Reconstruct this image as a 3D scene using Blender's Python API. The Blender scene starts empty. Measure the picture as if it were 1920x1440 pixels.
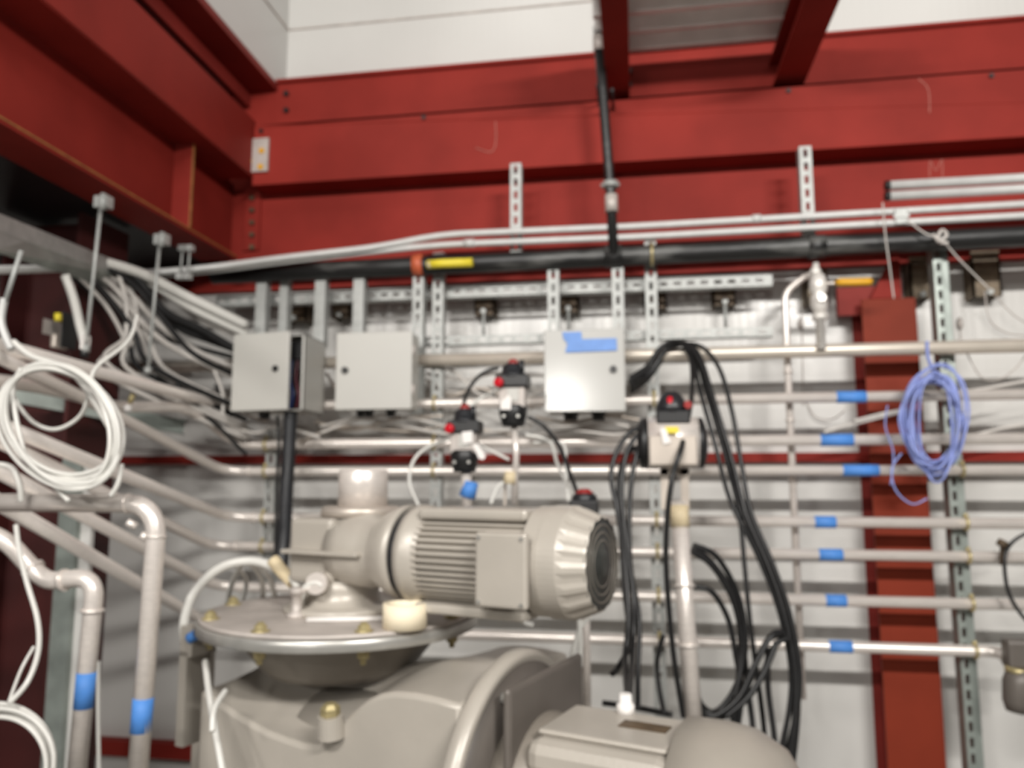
import bpy, bmesh, math, random
from mathutils import Vector, Matrix
random.seed(7)
PI = math.pi
SC = bpy.context.scene
COL = SC.collection

# ------------------------------------------------------------------ camera
FPX = 1443.0
YAW, PITCH = math.radians(9.0), math.radians(7.1)
CAM = Vector((0.0, 0.0, 1.6))
cd = bpy.data.cameras.new('camera')
cd.sensor_width = 36.0
cd.lens = FPX / 1920 * 36.0
cd.clip_start = 0.05
cam = bpy.data.objects.new('camera', cd)
COL.objects.link(cam)
cam.location = CAM
cam.rotation_euler = (PI / 2 + PITCH, 0, YAW)
SC.camera = cam
cd.dof.use_dof = True            # the photograph is out of focus: focus lies close in front of the lens
cd.dof.focus_distance = 0.55
cd.dof.aperture_fstop = cd.lens * 1e-3 / 0.0046
CR = Matrix.Rotation(YAW, 3, 'Z') @ Matrix.Rotation(PI / 2 + PITCH, 3, 'X')


def P(px, py, Y):
    """point of the place seen at pixel (px, py) that lies Y metres in front of the lens, measured square to the back wall"""
    d = CR @ Vector(((px - 960) / FPX, (720 - py) / FPX, -1.0))
    return CAM + d * (Y / d.y)


def M(px, Y):
    return px * Y / FPX


# ------------------------------------------------------------------ world and lamps
w = bpy.data.worlds.new('hall')
SC.world = w
w.use_nodes = True
w.node_tree.nodes['Background'].inputs[0].default_value = (1.0, 0.955, 0.91, 1)
w.node_tree.nodes['Background'].inputs[1].default_value = 0.03


def area(name, loc, target, sx, sy, power, col=(1, 0.965, 0.92)):
    l = bpy.data.lights.new(name, 'AREA')
    l.shape = 'RECTANGLE'
    l.size, l.size_y, l.energy, l.color = sx, sy, power, col
    o = bpy.data.objects.new(name, l)
    COL.objects.link(o)
    o.location = loc
    o.rotation_euler = (Vector(target) - Vector(loc)).to_track_quat('-Z', 'Y').to_euler()
    return o


area('ceiling_lamp', (-0.8, -1.4, 3.5), (-0.8, 3.0, 1.6), 1.3, 0.12, 92)
area('ceiling_lamp', (1.8, -1.4, 3.5), (1.8, 3.0, 1.6), 1.3, 0.12, 158)
area('hall_lamp', (-1.05, -6.0, 2.75), (0, 3, 1.8), 0.36, 0.26, 52)
area('hall_lamp', (-3.2, -4.5, 3.7), (-1.2, 3, 1.2), 0.9, 0.2, 75)  # fill lamp added to brighten the lower left wall
area('skylight', (-1.35, -6.0, 9.6), (0, 3, 2.5), 1.7, 1.0, 54)
area('skylight', (4.5, -6.0, 9.6), (1.5, 3, 2.5), 1.7, 1.0, 54)
SC.view_settings.view_transform = 'Standard'
SC.view_settings.look = 'None'
SC.view_settings.exposure = 0.0
SC.view_settings.gamma = 1.0
SC.view_settings.use_curve_mapping = False


# ------------------------------------------------------------------ materials
def mat(name, col, rough=0.5, metal=0.0, var=0.12, scale=6.0, bump=0.0, bscale=60.0, stretch=(1, 1, 1), spec=0.5, col2=None, thr=(0.35, 0.7), coat=0.0):
    m = bpy.data.materials.new(name)
    m.use_nodes = True
    nt = m.node_tree
    b = nt.nodes['Principled BSDF']
    b.inputs['Roughness'].default_value = rough
    b.inputs['Metallic'].default_value = metal
    b.inputs['Specular IOR Level'].default_value = spec
    if coat:
        b.inputs['Coat Weight'].default_value = coat
        b.inputs['Coat Roughness'].default_value = 0.25
    tc = nt.nodes.new('ShaderNodeTexCoord')
    mp = nt.nodes.new('ShaderNodeMapping')
    mp.inputs['Scale'].default_value = stretch
    nt.links.new(tc.outputs['Object'], mp.inputs['Vector'])
    nz = nt.nodes.new('ShaderNodeTexNoise')
    nz.inputs['Scale'].default_value = scale
    nz.inputs['Detail'].default_value = 5
    nt.links.new(mp.outputs['Vector'], nz.inputs['Vector'])
    rp = nt.nodes.new('ShaderNodeValToRGB')
    rp.color_ramp.elements[0].position, rp.color_ramp.elements[1].position = thr
    c2 = col2 or tuple(min(1, c * (1 + var)) for c in col)
    c1 = col if col2 else tuple(c * (1 - var) for c in col)
    rp.color_ramp.elements[0].color = (*c1, 1)
    rp.color_ramp.elements[1].color = (*c2, 1)
    nt.links.new(nz.outputs['Fac'], rp.inputs['Fac'])
    nt.links.new(rp.outputs['Color'], b.inputs['Base Color'])
    if bump:
        n2 = nt.nodes.new('ShaderNodeTexNoise')
        n2.inputs['Scale'].default_value = bscale
        nt.links.new(mp.outputs['Vector'], n2.inputs['Vector'])
        bp = nt.nodes.new('ShaderNodeBump')
        bp.inputs['Strength'].default_value = bump
        bp.inputs['Distance'].default_value = 0.01
        nt.links.new(n2.outputs['Fac'], bp.inputs['Height'])
        nt.links.new(bp.outputs['Normal'], b.inputs['Normal'])
    return m


def panel_mat(name, col, rough):
    m = mat(name, col, rough, 0.0, 0.03, 2.0)
    nt = m.node_tree
    b = nt.nodes['Principled BSDF']
    tc = nt.nodes.new('ShaderNodeTexCoord')
    wv = nt.nodes.new('ShaderNodeTexWave')
    wv.bands_direction = 'X'
    wv.inputs['Scale'].default_value = 9.0
    wv.inputs['Distortion'].default_value = 0.2
    nt.links.new(tc.outputs['Object'], wv.inputs['Vector'])
    bp = nt.nodes.new('ShaderNodeBump')
    bp.inputs['Strength'].default_value = 0.05
    bp.inputs['Distance'].default_value = 0.004
    nt.links.new(wv.outputs['Fac'], bp.inputs['Height'])
    nt.links.new(bp.outputs['Normal'], b.inputs['Normal'])
    return m


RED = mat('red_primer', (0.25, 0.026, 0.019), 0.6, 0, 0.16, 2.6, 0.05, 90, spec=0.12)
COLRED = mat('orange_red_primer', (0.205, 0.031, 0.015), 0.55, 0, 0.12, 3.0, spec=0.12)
SHADERED = mat('shaded_red_primer', (0.05, 0.0055, 0.0045), 0.6, 0, 0.25, 3.0)  # red primer with shade painted in, for the far left
REDD = mat('red_primer_dull', (0.22, 0.026, 0.02), 0.6, 0, 0.18, 3.0, spec=0.2)
ORANGE_EDGE = mat('rust', (0.33, 0.14, 0.04), 0.7, 0, 0.3, 30)
PANEL = panel_mat('white_panel', (0.62, 0.61, 0.585), 0.27)
GALV = mat('galvanised_steel', (0.39, 0.40, 0.385), 0.5, 0.25, 0.12, 30)
GALVG = mat('green_grey_steel', (0.30, 0.335, 0.31), 0.45, 0.4, 0.15, 14)
ZINC = mat('yellow_zinc', (0.50, 0.42, 0.22), 0.35, 0.5, 0.2, 40)
STEEL = mat('stainless_steel', (0.78, 0.72, 0.67), 0.31, 0.36, 0.06, 18, stretch=(1, 8, 8))
STEELD = mat('dull_stainless_steel', (0.54, 0.48, 0.42), 0.4, 0.45, 0.1, 12)
CONDUIT = mat('grey_conduit', (0.57, 0.57, 0.555), 0.42, 0.1, 0.05, 20)
DARKMETAL_SHADE = mat('dark_metal_and_shade', (0.13, 0.114, 0.10), 0.45, 0.1, 0.1, 7)  # dark valve and adapter metal; also paints shade on the lower flange face
COWLSHADE = mat('fan_cover_shaded', (0.33, 0.30, 0.26), 0.4, 0.1, 0.06, 7)  # machine paint darkened to put shading on the lower fan cover
PAINT = mat('grey_machine_paint', (0.44, 0.405, 0.355), 0.36, 0.1, 0.05, 7, 0.04, 140, spec=0.55)
PAINTD = mat('dark_grey_machine_paint', (0.22, 0.195, 0.165), 0.42, 0.1, 0.08, 7)
ALU = mat('cast_flange', (0.47, 0.46, 0.43), 0.32, 0.55, 0.08, 22)
DUST = mat('dusty_steel', (0.50, 0.455, 0.42), 0.5, 0.2, 0.15, 11)
ENC = mat('grey_enclosure_paint', (0.50, 0.49, 0.455), 0.38, 0.0, 0.02, 4, spec=0.5)
ENC3 = mat('light_enclosure_paint', (0.50, 0.495, 0.47), 0.165, 0.0, 0.02, 4, spec=0.6)
BLACK = mat('black_rubber', (0.011, 0.011, 0.0115), 0.42, 0, 0.2, 20)
BLACKP = mat('black_pipe', (0.012, 0.012, 0.012), 0.42, 0, 0.2, 5, 0.1, 40, stretch=(0.6, 3, 3), col2=(0.20, 0.20, 0.19), thr=(0.56, 0.80))
CORR = mat('black_plastic', (0.018, 0.019, 0.022), 0.35, 0, 0.2, 20)
GLOSSR = mat('red_plastic', (0.56, 0.008, 0.02), 0.3, 0, 0.1, 20)
DARKRED = mat('dark_red_plastic', (0.30, 0.02, 0.018), 0.3, 0, 0.1, 20)
BLUE = mat('blue_tape', (0.075, 0.25, 0.66), 0.6, 0, 0.08, 30)
BLUE2 = mat('pale_blue_tape', (0.16, 0.31, 0.68), 0.6, 0, 0.08, 30)
BLUEC = mat('blue_cable_jacket', (0.26, 0.32, 0.66), 0.4, 0, 0.12, 20)
YEL = mat('yellow_plastic', (0.76, 0.62, 0.04), 0.45, 0, 0.06, 30)
AMBER = mat('amber_plastic', (0.70, 0.36, 0.012), 0.45, 0, 0.06, 30)
ORANGE = mat('orange_paint', (0.48, 0.10, 0.04), 0.5, 0, 0.15, 50)
TAPE = mat('masking_tape', (0.86, 0.76, 0.57), 0.6, 0, 0.05, 20, stretch=(1, 1, 20))
TAN = mat('tan_tape', (0.66, 0.55, 0.36), 0.6, 0, 0.08, 20)
PAPER = mat('white_paper', (0.82, 0.79, 0.76), 0.6, 0, 0.03, 10)
HOSE = mat('white_hose', (0.66, 0.65, 0.61), 0.3, 0, 0.05, 10, spec=0.5)
GCABLE = mat('grey_cable', (0.55, 0.52, 0.485), 0.45, 0, 0.1, 20)
BROWN = mat('brown_steel', (0.10, 0.066, 0.036), 0.6, 0.1, 0.35, 30)
BROWN2 = mat('light_brown_steel', (0.17, 0.13, 0.085), 0.6, 0.1, 0.25, 30)
PALE = mat('pale_cast_metal', (0.74, 0.71, 0.665), 0.35, 0.2, 0.06, 20)
CHALK = mat('chalk', (0.42, 0.15, 0.12), 0.8, 0, 0.2, 60)
DARKBOX = mat('dark_grille', (0.045, 0.047, 0.043), 0.5, 0.2, 0.3, 40)
CONC = mat('concrete', (0.24, 0.23, 0.21), 0.7, 0, 0.15, 3)
DECK = mat('deck_sheet', (0.80, 0.79, 0.76), 0.4, 0.1, 0.08, 8)
WIRE_R = mat('red_wire', (0.16, 0.03, 0.05), 0.5)
WIRE_B = mat('navy_wire', (0.02, 0.035, 0.14), 0.5)
GLASS = mat('gauge_glass', (0.5, 0.5, 0.48), 0.15, 0.3)


# ------------------------------------------------------------------ mesh builder
class MB:
    def __init__(s):
        s.v, s.f, s.sm = [], [], []

    def add(s, vs, fs, smooth=False):
        o = len(s.v)
        s.v += [Vector(v) for v in vs]
        s.f += [tuple(i + o for i in f) for f in fs]
        s.sm += [smooth] * len(fs)
        return s

    def box(s, a, b, R=None, c=None):
        x0, y0, z0 = (min(a[i], b[i]) for i in range(3))
        x1, y1, z1 = (max(a[i], b[i]) for i in range(3))
        vs = [Vector(p) for p in ((x0, y0, z0), (x1, y0, z0), (x1, y1, z0), (x0, y1, z0), (x0, y0, z1), (x1, y0, z1), (x1, y1, z1), (x0, y1, z1))]
        if R is not None:
            c = Vector(c) if c is not None else Vector(((x0 + x1) / 2, (y0 + y1) / 2, (z0 + z1) / 2))
            vs = [c + R @ (v - c) for v in vs]
        return s.add(vs, [(0, 3, 2, 1), (4, 5, 6, 7), (0, 1, 5, 4), (1, 2, 6, 5), (2, 3, 7, 6), (3, 0, 4, 7)])

    def lathe(s, prof, o, ax, seg=28, mod=None, smooth=True, cap0=True, cap1=True):
        """prof: (radius, distance along the axis) from start to end"""
        o, ax = Vector(o), Vector(ax).normalized()
        u = ax.orthogonal().normalized()
        if abs(ax.z) < 0.9:
            u = (Vector((0, 0, 1)) - ax * ax.z).normalized()
        w_ = ax.cross(u)
        vs, fs = [], []
        for j, (r, t) in enumerate(prof):
            for k in range(seg):
                a = 2 * PI * k / seg
                rr = r * (mod(j, k) if mod else 1)
                vs.append(o + ax * t + (u * math.cos(a) + w_ * math.sin(a)) * rr)
        n = len(prof)
        for j in range(n - 1):
            for k in range(seg):
                k2 = (k + 1) % seg
                fs.append((j * seg + k, j * seg + k2, (j + 1) * seg + k2, (j + 1) * seg + k))
        s.add(vs, fs, smooth)
        b = len(s.v) - len(vs)
        if cap0:
            s.f.append(tuple(b + k for k in reversed(range(seg)))); s.sm.append(False)
        if cap1:
            s.f.append(tuple(b + (n - 1) * seg + k for k in range(seg))); s.sm.append(False)
        return s

    def cyl(s, a, b, r, seg=16, r2=None):
        a, b = Vector(a), Vector(b)
        return s.lathe([(r, 0), (r if r2 is None else r2, (b - a).length)], a, b - a, seg)

    def tube(s, pts, r, seg=10, closed=False, rmod=None):
        pts = [Vector(p) for p in pts]
        n = len(pts)
        tang = []
        for i in range(n):
            a = pts[i - 1] if (i > 0 or closed) else pts[i]
            b = pts[(i + 1) % n] if (i < n - 1 or closed) else pts[i]
            t = (b - a)
            tang.append(t.normalized() if t.length > 1e-9 else Vector((0, 0, 1)))
        u = tang[0].orthogonal().normalized()
        vs, fs = [], []
        for i in range(n):
            t = tang[i]
            u = (u - t * u.dot(t))
            u = u.normalized() if u.length > 1e-6 else t.orthogonal().normalized()
            w_ = t.cross(u)
            rr = r * (rmod(i) if rmod else 1)
            for k in range(seg):
                a = 2 * PI * k / seg
                vs.append(pts[i] + (u * math.cos(a) + w_ * math.sin(a)) * rr)
        for i in range(n - 1 + (1 if closed else 0)):
            i2 = (i + 1) % n
            for k in range(seg):
                k2 = (k + 1) % seg
                fs.append((i * seg + k, i * seg + k2, i2 * seg + k2, i2 * seg + k))
        s.add(vs, fs, True)
        if not closed:
            b = len(s.v) - len(vs)
            s.f.append(tuple(b + k for k in reversed(range(seg)))); s.sm.append(False)
            s.f.append(tuple(b + (n - 1) * seg + k for k in range(seg))); s.sm.append(False)
        return s

    def prism(s, poly, o, ex, ey, ez, h, smooth=False):
        """polygon in the (ex, ey) plane, pushed h along ez"""
        o, ex, ey, ez = Vector(o), Vector(ex), Vector(ey), Vector(ez)
        n = len(poly)
        vs = [o + ex * x + ey * y for x, y in poly] + [o + ex * x + ey * y + ez * h for x, y in poly]
        fs = [tuple(reversed(range(n))), tuple(range(n, 2 * n))]
        s.add(vs, fs)
        s.add(vs, [(k, (k + 1) % n, n + (k + 1) % n, n + k) for k in range(n)], smooth)
        return s

    def sphere(s, c, r, sq=(1, 1, 1), seg=14, rings=8):
        prof = [(max(1e-4, math.sin(PI * j / rings)), -math.cos(PI * j / rings)) for j in range(rings + 1)]
        t = MB().lathe(prof, (0, 0, 0), (0, 0, 1), seg)
        return s.add([Vector(c) + Vector((v.x * sq[0], v.y * sq[1], v.z * sq[2])) * r for v in t.v], t.f, True)


def tagit(o, label=None, cat=None, group=None, kind=None):
    if label: o['label'] = label
    if cat: o['category'] = cat
    if group: o['group'] = group
    if kind: o['kind'] = kind
    return o


def build(name, mb, m, parent=None, bevel=0.0, solid=0.0, local=False, label=None):
    base = Vector((0, 0, 0))
    if parent is not None:
        if not local:
            q = parent
            while q is not None:
                base += q.location
                q = q.parent
    else:
        lo = [min(v[i] for v in mb.v) for i in range(3)]
        hi = [max(v[i] for v in mb.v) for i in range(3)]
        base = Vector(((lo[0] + hi[0]) / 2, (lo[1] + hi[1]) / 2, lo[2]))
    me = bpy.data.meshes.new(name)
    me.from_pydata([tuple(v - base) for v in mb.v], [], mb.f)
    me.polygons.foreach_set('use_smooth', mb.sm)
    me.update()
    bm = bmesh.new()
    bm.from_mesh(me)
    bmesh.ops.remove_doubles(bm, verts=bm.verts, dist=1e-5)
    bmesh.ops.recalc_face_normals(bm, faces=bm.faces)
    bm.to_mesh(me)
    bm.free()
    o = bpy.data.objects.new(name, me)
    COL.objects.link(o)
    me.materials.append(m)
    if parent is not None:
        o.parent = parent
    else:
        o.location = base
    if solid:
        sm = o.modifiers.new('thick', 'SOLIDIFY'); sm.thickness = solid; sm.offset = 0
    if bevel:
        bv = o.modifiers.new('edge', 'BEVEL'); bv.width = bevel; bv.segments = 2; bv.limit_method = 'ANGLE'; bv.angle_limit = math.radians(50)
    if label: o['label'] = label
    return o


def thing(name, label, cat, loc=(0, 0, 0), rz=0.0, group=None):
    o = bpy.data.objects.new(name, None)
    COL.objects.link(o)
    o.empty_display_size = 0.05
    o.location = loc
    o.rotation_euler = (0, 0, rz)
    return tagit(o, label, cat, group)


def single(name, mb, m, label, cat, group=None, bevel=0.0, solid=0.0, kind=None):
    return tagit(build(name, mb, m, None, bevel, solid), label, cat, group, kind)


def struct(name, mb, m, parent=None, bevel=0.0):
    o = build(name, mb, m, parent, bevel)
    if parent is None: o['kind'] = 'structure'
    return o


def spline(pts, n=7, closed=False):
    pts = [Vector(p) for p in pts]
    N = len(pts)
    out = []
    for i in range(N if closed else N - 1):
        g = lambda k: pts[k % N] if closed else pts[max(0, min(N - 1, k))]
        p0, p1, p2, p3 = g(i - 1), g(i), g(i + 1), g(i + 2)
        for j in range(n):
            t = j / n
            out.append(0.5 * ((2 * p1) + (p2 - p0) * t + (2 * p0 - 5 * p1 + 4 * p2 - p3) * t * t + (3 * p1 - p0 - 3 * p2 + p3) * t ** 3))
    if not closed:
        out.append(pts[-1])
    return out


def fillet(pts, r, n=7):
    pts = [Vector(p) for p in pts]
    out = [pts[0]]
    for i in range(1, len(pts) - 1):
        a, b, c = pts[i - 1], pts[i], pts[i + 1]
        d1, d2 = (a - b), (c - b)
        l = min(r, d1.length * 0.45, d2.length * 0.45)
        p, q = b + d1.normalized() * l, b + d2.normalized() * l
        for j in range(n + 1):
            t = j / n
            out.append(p * (1 - t) ** 2 + b * 2 * t * (1 - t) + q * t * t)
    out.append(pts[-1])
    return out


def PP(pts):
    return [P(*p) for p in pts]


# ------------------------------------------------------------------ the setting
YW, YC, YB, YBW = 3.10, 2.96, 2.90, 3.02      # wall panels, column face, girder band, girder web
X = lambda px, py, Y: P(px, py, Y).x
Z = lambda px, py, Y: P(px, py, Y).z
zb_top, zb_bot = Z(1000, 196, YB), Z(1000, 314, YB)      # band of the back girder
zw_top, zw_bot = Z(900, 126, YBW), Z(900, 487, YBW)
xl_band = X(478, 226, YB)
XLW = X(537, 150, YW)            # corner of the white walls
XR = 4.2

struct('floor', MB().box((-4, -9, -0.1), (6, 4, 0)), CONC)
wb = MB().box((-4, YW, 0), (XR, YW + 0.1, 5.2))
struct('wall_back', wb, PANEL)
# upper left wall: two sheet courses with a seam between
zs = Z(800, 32, YW)
zsl = Z(437, 477, 2.9)
struct('wall_left', MB().box((XLW - 0.08, 1.0, zw_top - 0.02), (XLW, YW, 5.2)), PANEL)
struct('wall_left_lower', MB().box((-3.1, 1.4, 0), (-3.0, YW, 2.5)), SHADERED)  # shade below the girder painted into the wall colour
sm_ = MB().box((XLW, YW - 0.006, zs - 0.004), (X(1128, 8, YW), YW, zs + 0.004))
struct('trim_1', sm_, DUST)
sm_ = MB().box((XLW, 1.2, zs - 0.004), (XLW + 0.006, YW - 0.006, zs + 0.004))
struct('trim_2', sm_, DUST)
struct('ceiling', MB().box((-4, 1.4, zsl), (X(437, 477, 2.9) - 0.16, YW, zsl + 0.12)), BLACK)  # black colour stands in for the unlit void under the girder
# girt low on the wall and the girt just under the girder
zt = Z(300, 1400, YW)
struct('trim_3', MB().box((X(120, 1400, YW), YW - 0.05, zt - 0.03), (X(470, 1400, YW), YW, zt + 0.03)), RED)
struct('trim_5', MB().box((-2.4, YW - 0.05, Z(1000, 868, YW - 0.05)), (XR, YW, Z(1000, 851, YW - 0.05))), RED)
struct('trim_4', MB().box((-2.2, YW - 0.03, Z(1000, 527, YW)), (XR, YW, zw_bot + 0.02)), RED)

# back girder
t = thing('steel_girder', 'long red steel girder across the back wall with a wide pale red band', 'girder', (0.5, YBW, zw_bot))
g = MB().box((xl_band - 0.2, YBW, zw_bot), (XR, YBW + 0.02, zw_top))
build('web', g, RED, t)
g = MB().box((xl_band - 0.02, YBW - 0.13, zw_bot - 0.018), (XR, YBW + 0.07, zw_bot))
build('bottom_flange', g, RED, t, 0.003)
g = MB().box((xl_band - 0.02, YBW - 0.02, zw_top), (XR, YBW + 0.06, zw_top + 0.015))
build('top_flange', g, RED, t, 0.003)
g = MB().box((xl_band, YB, zb_bot), (XR, YB + 0.012, zb_top)).box((xl_band, YB, zb_bot), (XR, YBW + 0.001, zb_bot + 0.012)).box((xl_band, YB, zb_top - 0.012), (XR, YBW + 0.001, zb_top))
build('band_plate', g, RED, t, 0.003)
for px, py in ((490, 246), (795, 221), (1478, 171), (1858, 143)):
    p = P(px, py, YB)
    b = build('bolt', MB().cyl(p + Vector((0, -0.008, 0)), p + Vector((0, 0.004, 0)), 0.009, 6), BLACK, t)
for px, py in ((538, 177), (538, 208), (1180, 135), (1180, 160)):
    p = P(px, py, YBW)
    build('bolt', MB().cyl(p + Vector((0, -0.014, 0)), p + Vector((0, 0.004, 0)), 0.012, 6), BLACK, t)
pl = MB().box(P(455, 470, YBW - 0.012), P(492, 352, YBW))
cp = build('connection_plate', pl, RED, t)
for k in range(5):
    p = P(474, 372 + 23 * k, YBW - 0.012)
    build('bolt', MB().cyl(p + Vector((0, -0.014, 0)), p + Vector((0, 0.003, 0)), 0.011, 6), BROWN, cp)

for pts, Yk in (([(929, 228), (930, 255), (928, 275), (920, 285), (905, 282), (892, 277)], YB), ([(1722, 148), (1736, 160), (1742, 176), (1743, 212)], YB), ([(1743, 332), (1744, 302), (1755, 320), (1766, 299), (1767, 333)], YBW)):
    q = [P(a, b, Yk) for a, b in pts]
    build('chalk_mark', MB().tube(spline(q, 5), 0.0022, 6), CHALK, t, label='faint pale scrawl')

# left girder, running towards the viewer
xfl = X(437, 477, 2.9)
xw = xfl - 0.075
zf = Z(437, 477, 2.9)
Y0 = 1.2
t = thing('steel_girder', 'red steel girder running toward the viewer at upper left with one stiffener rib', 'girder', (xl_band, YB, zf), math.radians(1.5))
z3 = Z(452, 333, YB)
g = MB().box((xw - 0.02, Y0, zf), (xw, YBW, z3 + 0.02))
build('web', g, RED, t)
g = MB().box((xfl - 0.16, Y0, zf - 0.015), (xfl, YBW - 0.08, zf))
build('bottom_flange', g, RED, t, 0.003)
z2 = Z(478, 226, YB)
g = MB().box((xl_band - 0.012, Y0, z3), (xl_band, YB + 0.012, z2)).box((xw - 0.02, Y0, z3), (xl_band, YB + 0.012, z3 + 0.012))
build('band_plate', g, RED, t, 0.003)
g = MB().box((xl_band - 0.10, Y0, z2 + 0.122), (xl_band - 0.085, YW - 0.02, zw_top - 0.01))
build('upper_web', g, REDD, t)
g = MB().box((xl_band - 0.10, Y0, zw_top - 0.035), (XLW + 0.004, YW - 0.02, zw_top + 0.0))
build('top_flange', g, REDD, t, 0.003)
build('gap_closure', MB().box((xl_band - 0.19, Y0, z3), (xl_band - 0.17, YBW - 0.005, zw_top - 0.01)), REDD, t)  # plate added behind the girder gap to keep it dark
build('edge', MB().box((xfl, Y0, zf - 0.004), (xfl + 0.003, YBW - 0.09, zf + 0.001)), ORANGE_EDGE, t, label='rusty edge of the bottom flange')
# stiffener between the bottom flange and the band
ys = 2.56
g = MB().box((xw, ys, zf), (xfl + 0.0, ys + 0.012, z3))
st = build('stiffener', g, RED, t, 0.002)
build('edge', MB().box((xfl, ys, zf + 0.005), (xfl + 0.003, ys + 0.012, z3)), ORANGE_EDGE, st, label='rusty orange edge')
pl = MB().box(P(447, 324, YB - 0.012), P(506, 260, YB - 0.001))
cp = tagit(build('splice_plate', pl, DUST, None), 'small unpainted plate with yellow washers where the two red girders meet', 'plate')
for px, py in ((468, 275), (491, 283), (468, 302), (489, 313)):
    p = P(px, py, YB - 0.012)
    build('washer', MB().cyl(p + Vector((0, -0.006, 0)), p, 0.012, 10), AMBER, cp)

# two rafters and the deck they carry
zs1 = Z(1150, 172, YB)
for (pxa, pxb, lab) in ((1137, 1180, 'red roof beam beside the tall black pipe, narrower of the two'), (1455, 1514, 'red roof beam at the right edge of the ribbed metal deck')):
    xa, xb = X(pxa, 170, YB), X(pxb, 150, YB)
    t = thing('roof_beam', lab, 'beam', ((xa + xb) / 2, 2.2, zs1))
    build('bottom_flange', MB().box((xa, 2.1, zs1), (xb, YBW, zs1 + 0.012)), RED, t, 0.002)
    xm = (xa + xb) / 2
    build('web', MB().box((xm - 0.006, 2.1, zs1 + 0.012), (xm + 0.006, YBW, zs1 + 0.12)), REDD, t)
    build('top_flange', MB().box((xa, 2.1, zs1 + 0.12), (xb, YBW, zs1 + 0.132)), RED, t)
zd = zs1 + 0.134
xa, xb = X(1120, 170, YB), X(1520, 150, YB)
prof = []
y = 2.15
while y < 2.8:
    prof += [(y, 0.05), (y + 0.04, 0.05), (y + 0.085, 0.0), (y + 0.105, 0.0)]
    y += 0.12
vs = [(xa, a, zd + b) for a, b in prof] + [(xb, a, zd + b) for a, b in prof]
n = len(prof)
dk = MB().add(vs, [(k, k + 1, n + k + 1, n + k) for k in range(n - 1)])
single('roof_deck', dk, DECK, 'ribbed metal deck lying on the two red roof beams', 'deck', solid=0.002)
for k, px in enumerate((1192, 1240, 1307)):
    a, b = P(px, 118, YBW + 0.03), P(px, 92, YBW + 0.03)
    single('hanger_wire', MB().cyl((a.x, a.y, zw_top), (a.x, a.y, zd + 0.02), 0.004, 6), BLACK,
           ('leftmost', 'middle', 'rightmost')[k] + ' short dark rod in the bright gap below the metal deck', 'rod', 'rods under the deck')

# right column
xa, xb = X(1640, 1000, YC), X(1746, 1000, YC)
zc = Z(1650, 560, YC)
t = thing('steel_column', 'red steel column standing behind the taped steel pipes', 'column', ((xa + xb) / 2, YC, 0))
build('front_flange', MB().box((xa, YC, 0), (xb, YC + 0.012, zc)), COLRED, t, 0.002)
build('web', MB().box(((xa + xb) / 2 - 0.006, YC + 0.012, 0), ((xa + xb) / 2 + 0.006, YW - 0.012, zc)), REDD, t)
build('rear_flange', MB().box((xa, YW - 0.013, 0), (xb, YW - 0.001, zc)), REDD, t)
build('bracket', MB().box(P(1572, 592, YC + 0.05), P(1645, 540, YC + 0.08)), REDD, t)
build('gusset', MB().prism([(0, 0), (0.11, 0), (0.11, 0.17), (0.09, 0.17)], P(1632, 560, YC + 0.02), (1, 0, 0), (0, 0, 1), (0, 1, 0), 0.015), RED, t)

# left column, its shade painted in as a near-black red
yl = 2.3
xa, xb = X(-150, 1100, yl), X(104, 1100, yl)
t = thing('steel_column', 'shade-darkened red steel column at far left below the girder', 'column', (xb, yl, 0))
build('side_flange', MB().box((xb - 0.3, yl, 0), (xb - 0.285, yl + 0.25, zf - 0.016)), SHADERED, t)
build('web', MB().box((xb - 0.285, yl + 0.11, 0), (xb - 0.015, yl + 0.125, zf - 0.016)), SHADERED, t)
build('front_flange', MB().box((xb - 0.015, yl, 0), (xb, yl + 0.25, zf - 0.016)), SHADERED, t)


# ------------------------------------------------------------------ strut channel
def channel(a, b, wd, face, depth=0.041, slots=True, pitch=0.05, slot=0.03, sw=0.014):
    """U channel from a to b; the slotted web looks along 'face'; one connected sheet"""
    a, b, face = Vector(a), Vector(b), Vector(face).normalized()
    ax = (b - a)
    L = ax.length
    ax.normalize()
    side = ax.cross(face).normalized()
    us = [-wd / 2, -sw / 2, sw / 2, wd / 2]
    ts, hole = [0.0], []
    if slots:
        t_ = 0.012
        while t_ + slot < L - 0.008:
            ts += [t_, t_ + slot]; hole += [False, True]
            t_ += pitch
    ts.append(L); hole.append(False)
    vs, fs = [], []
    cols = [(-wd / 2, depth)] + [(u, 0) for u in us] + [(wd / 2, depth)]
    for tt in ts:
        for u, dpt in cols:
            vs.append(a + ax * tt + side * u - face * dpt)
    nc = len(cols)
    for i in range(len(ts) - 1):
        for c in range(nc - 1):
            if c == 2 and hole[i]:
                continue
            fs.append((i * nc + c, i * nc + c + 1, (i + 1) * nc + c + 1, (i + 1) * nc + c))
    return MB().add(vs, fs)


FRONT = (0, -1, 0)
YS = 2.85      # face of the struts
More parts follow.
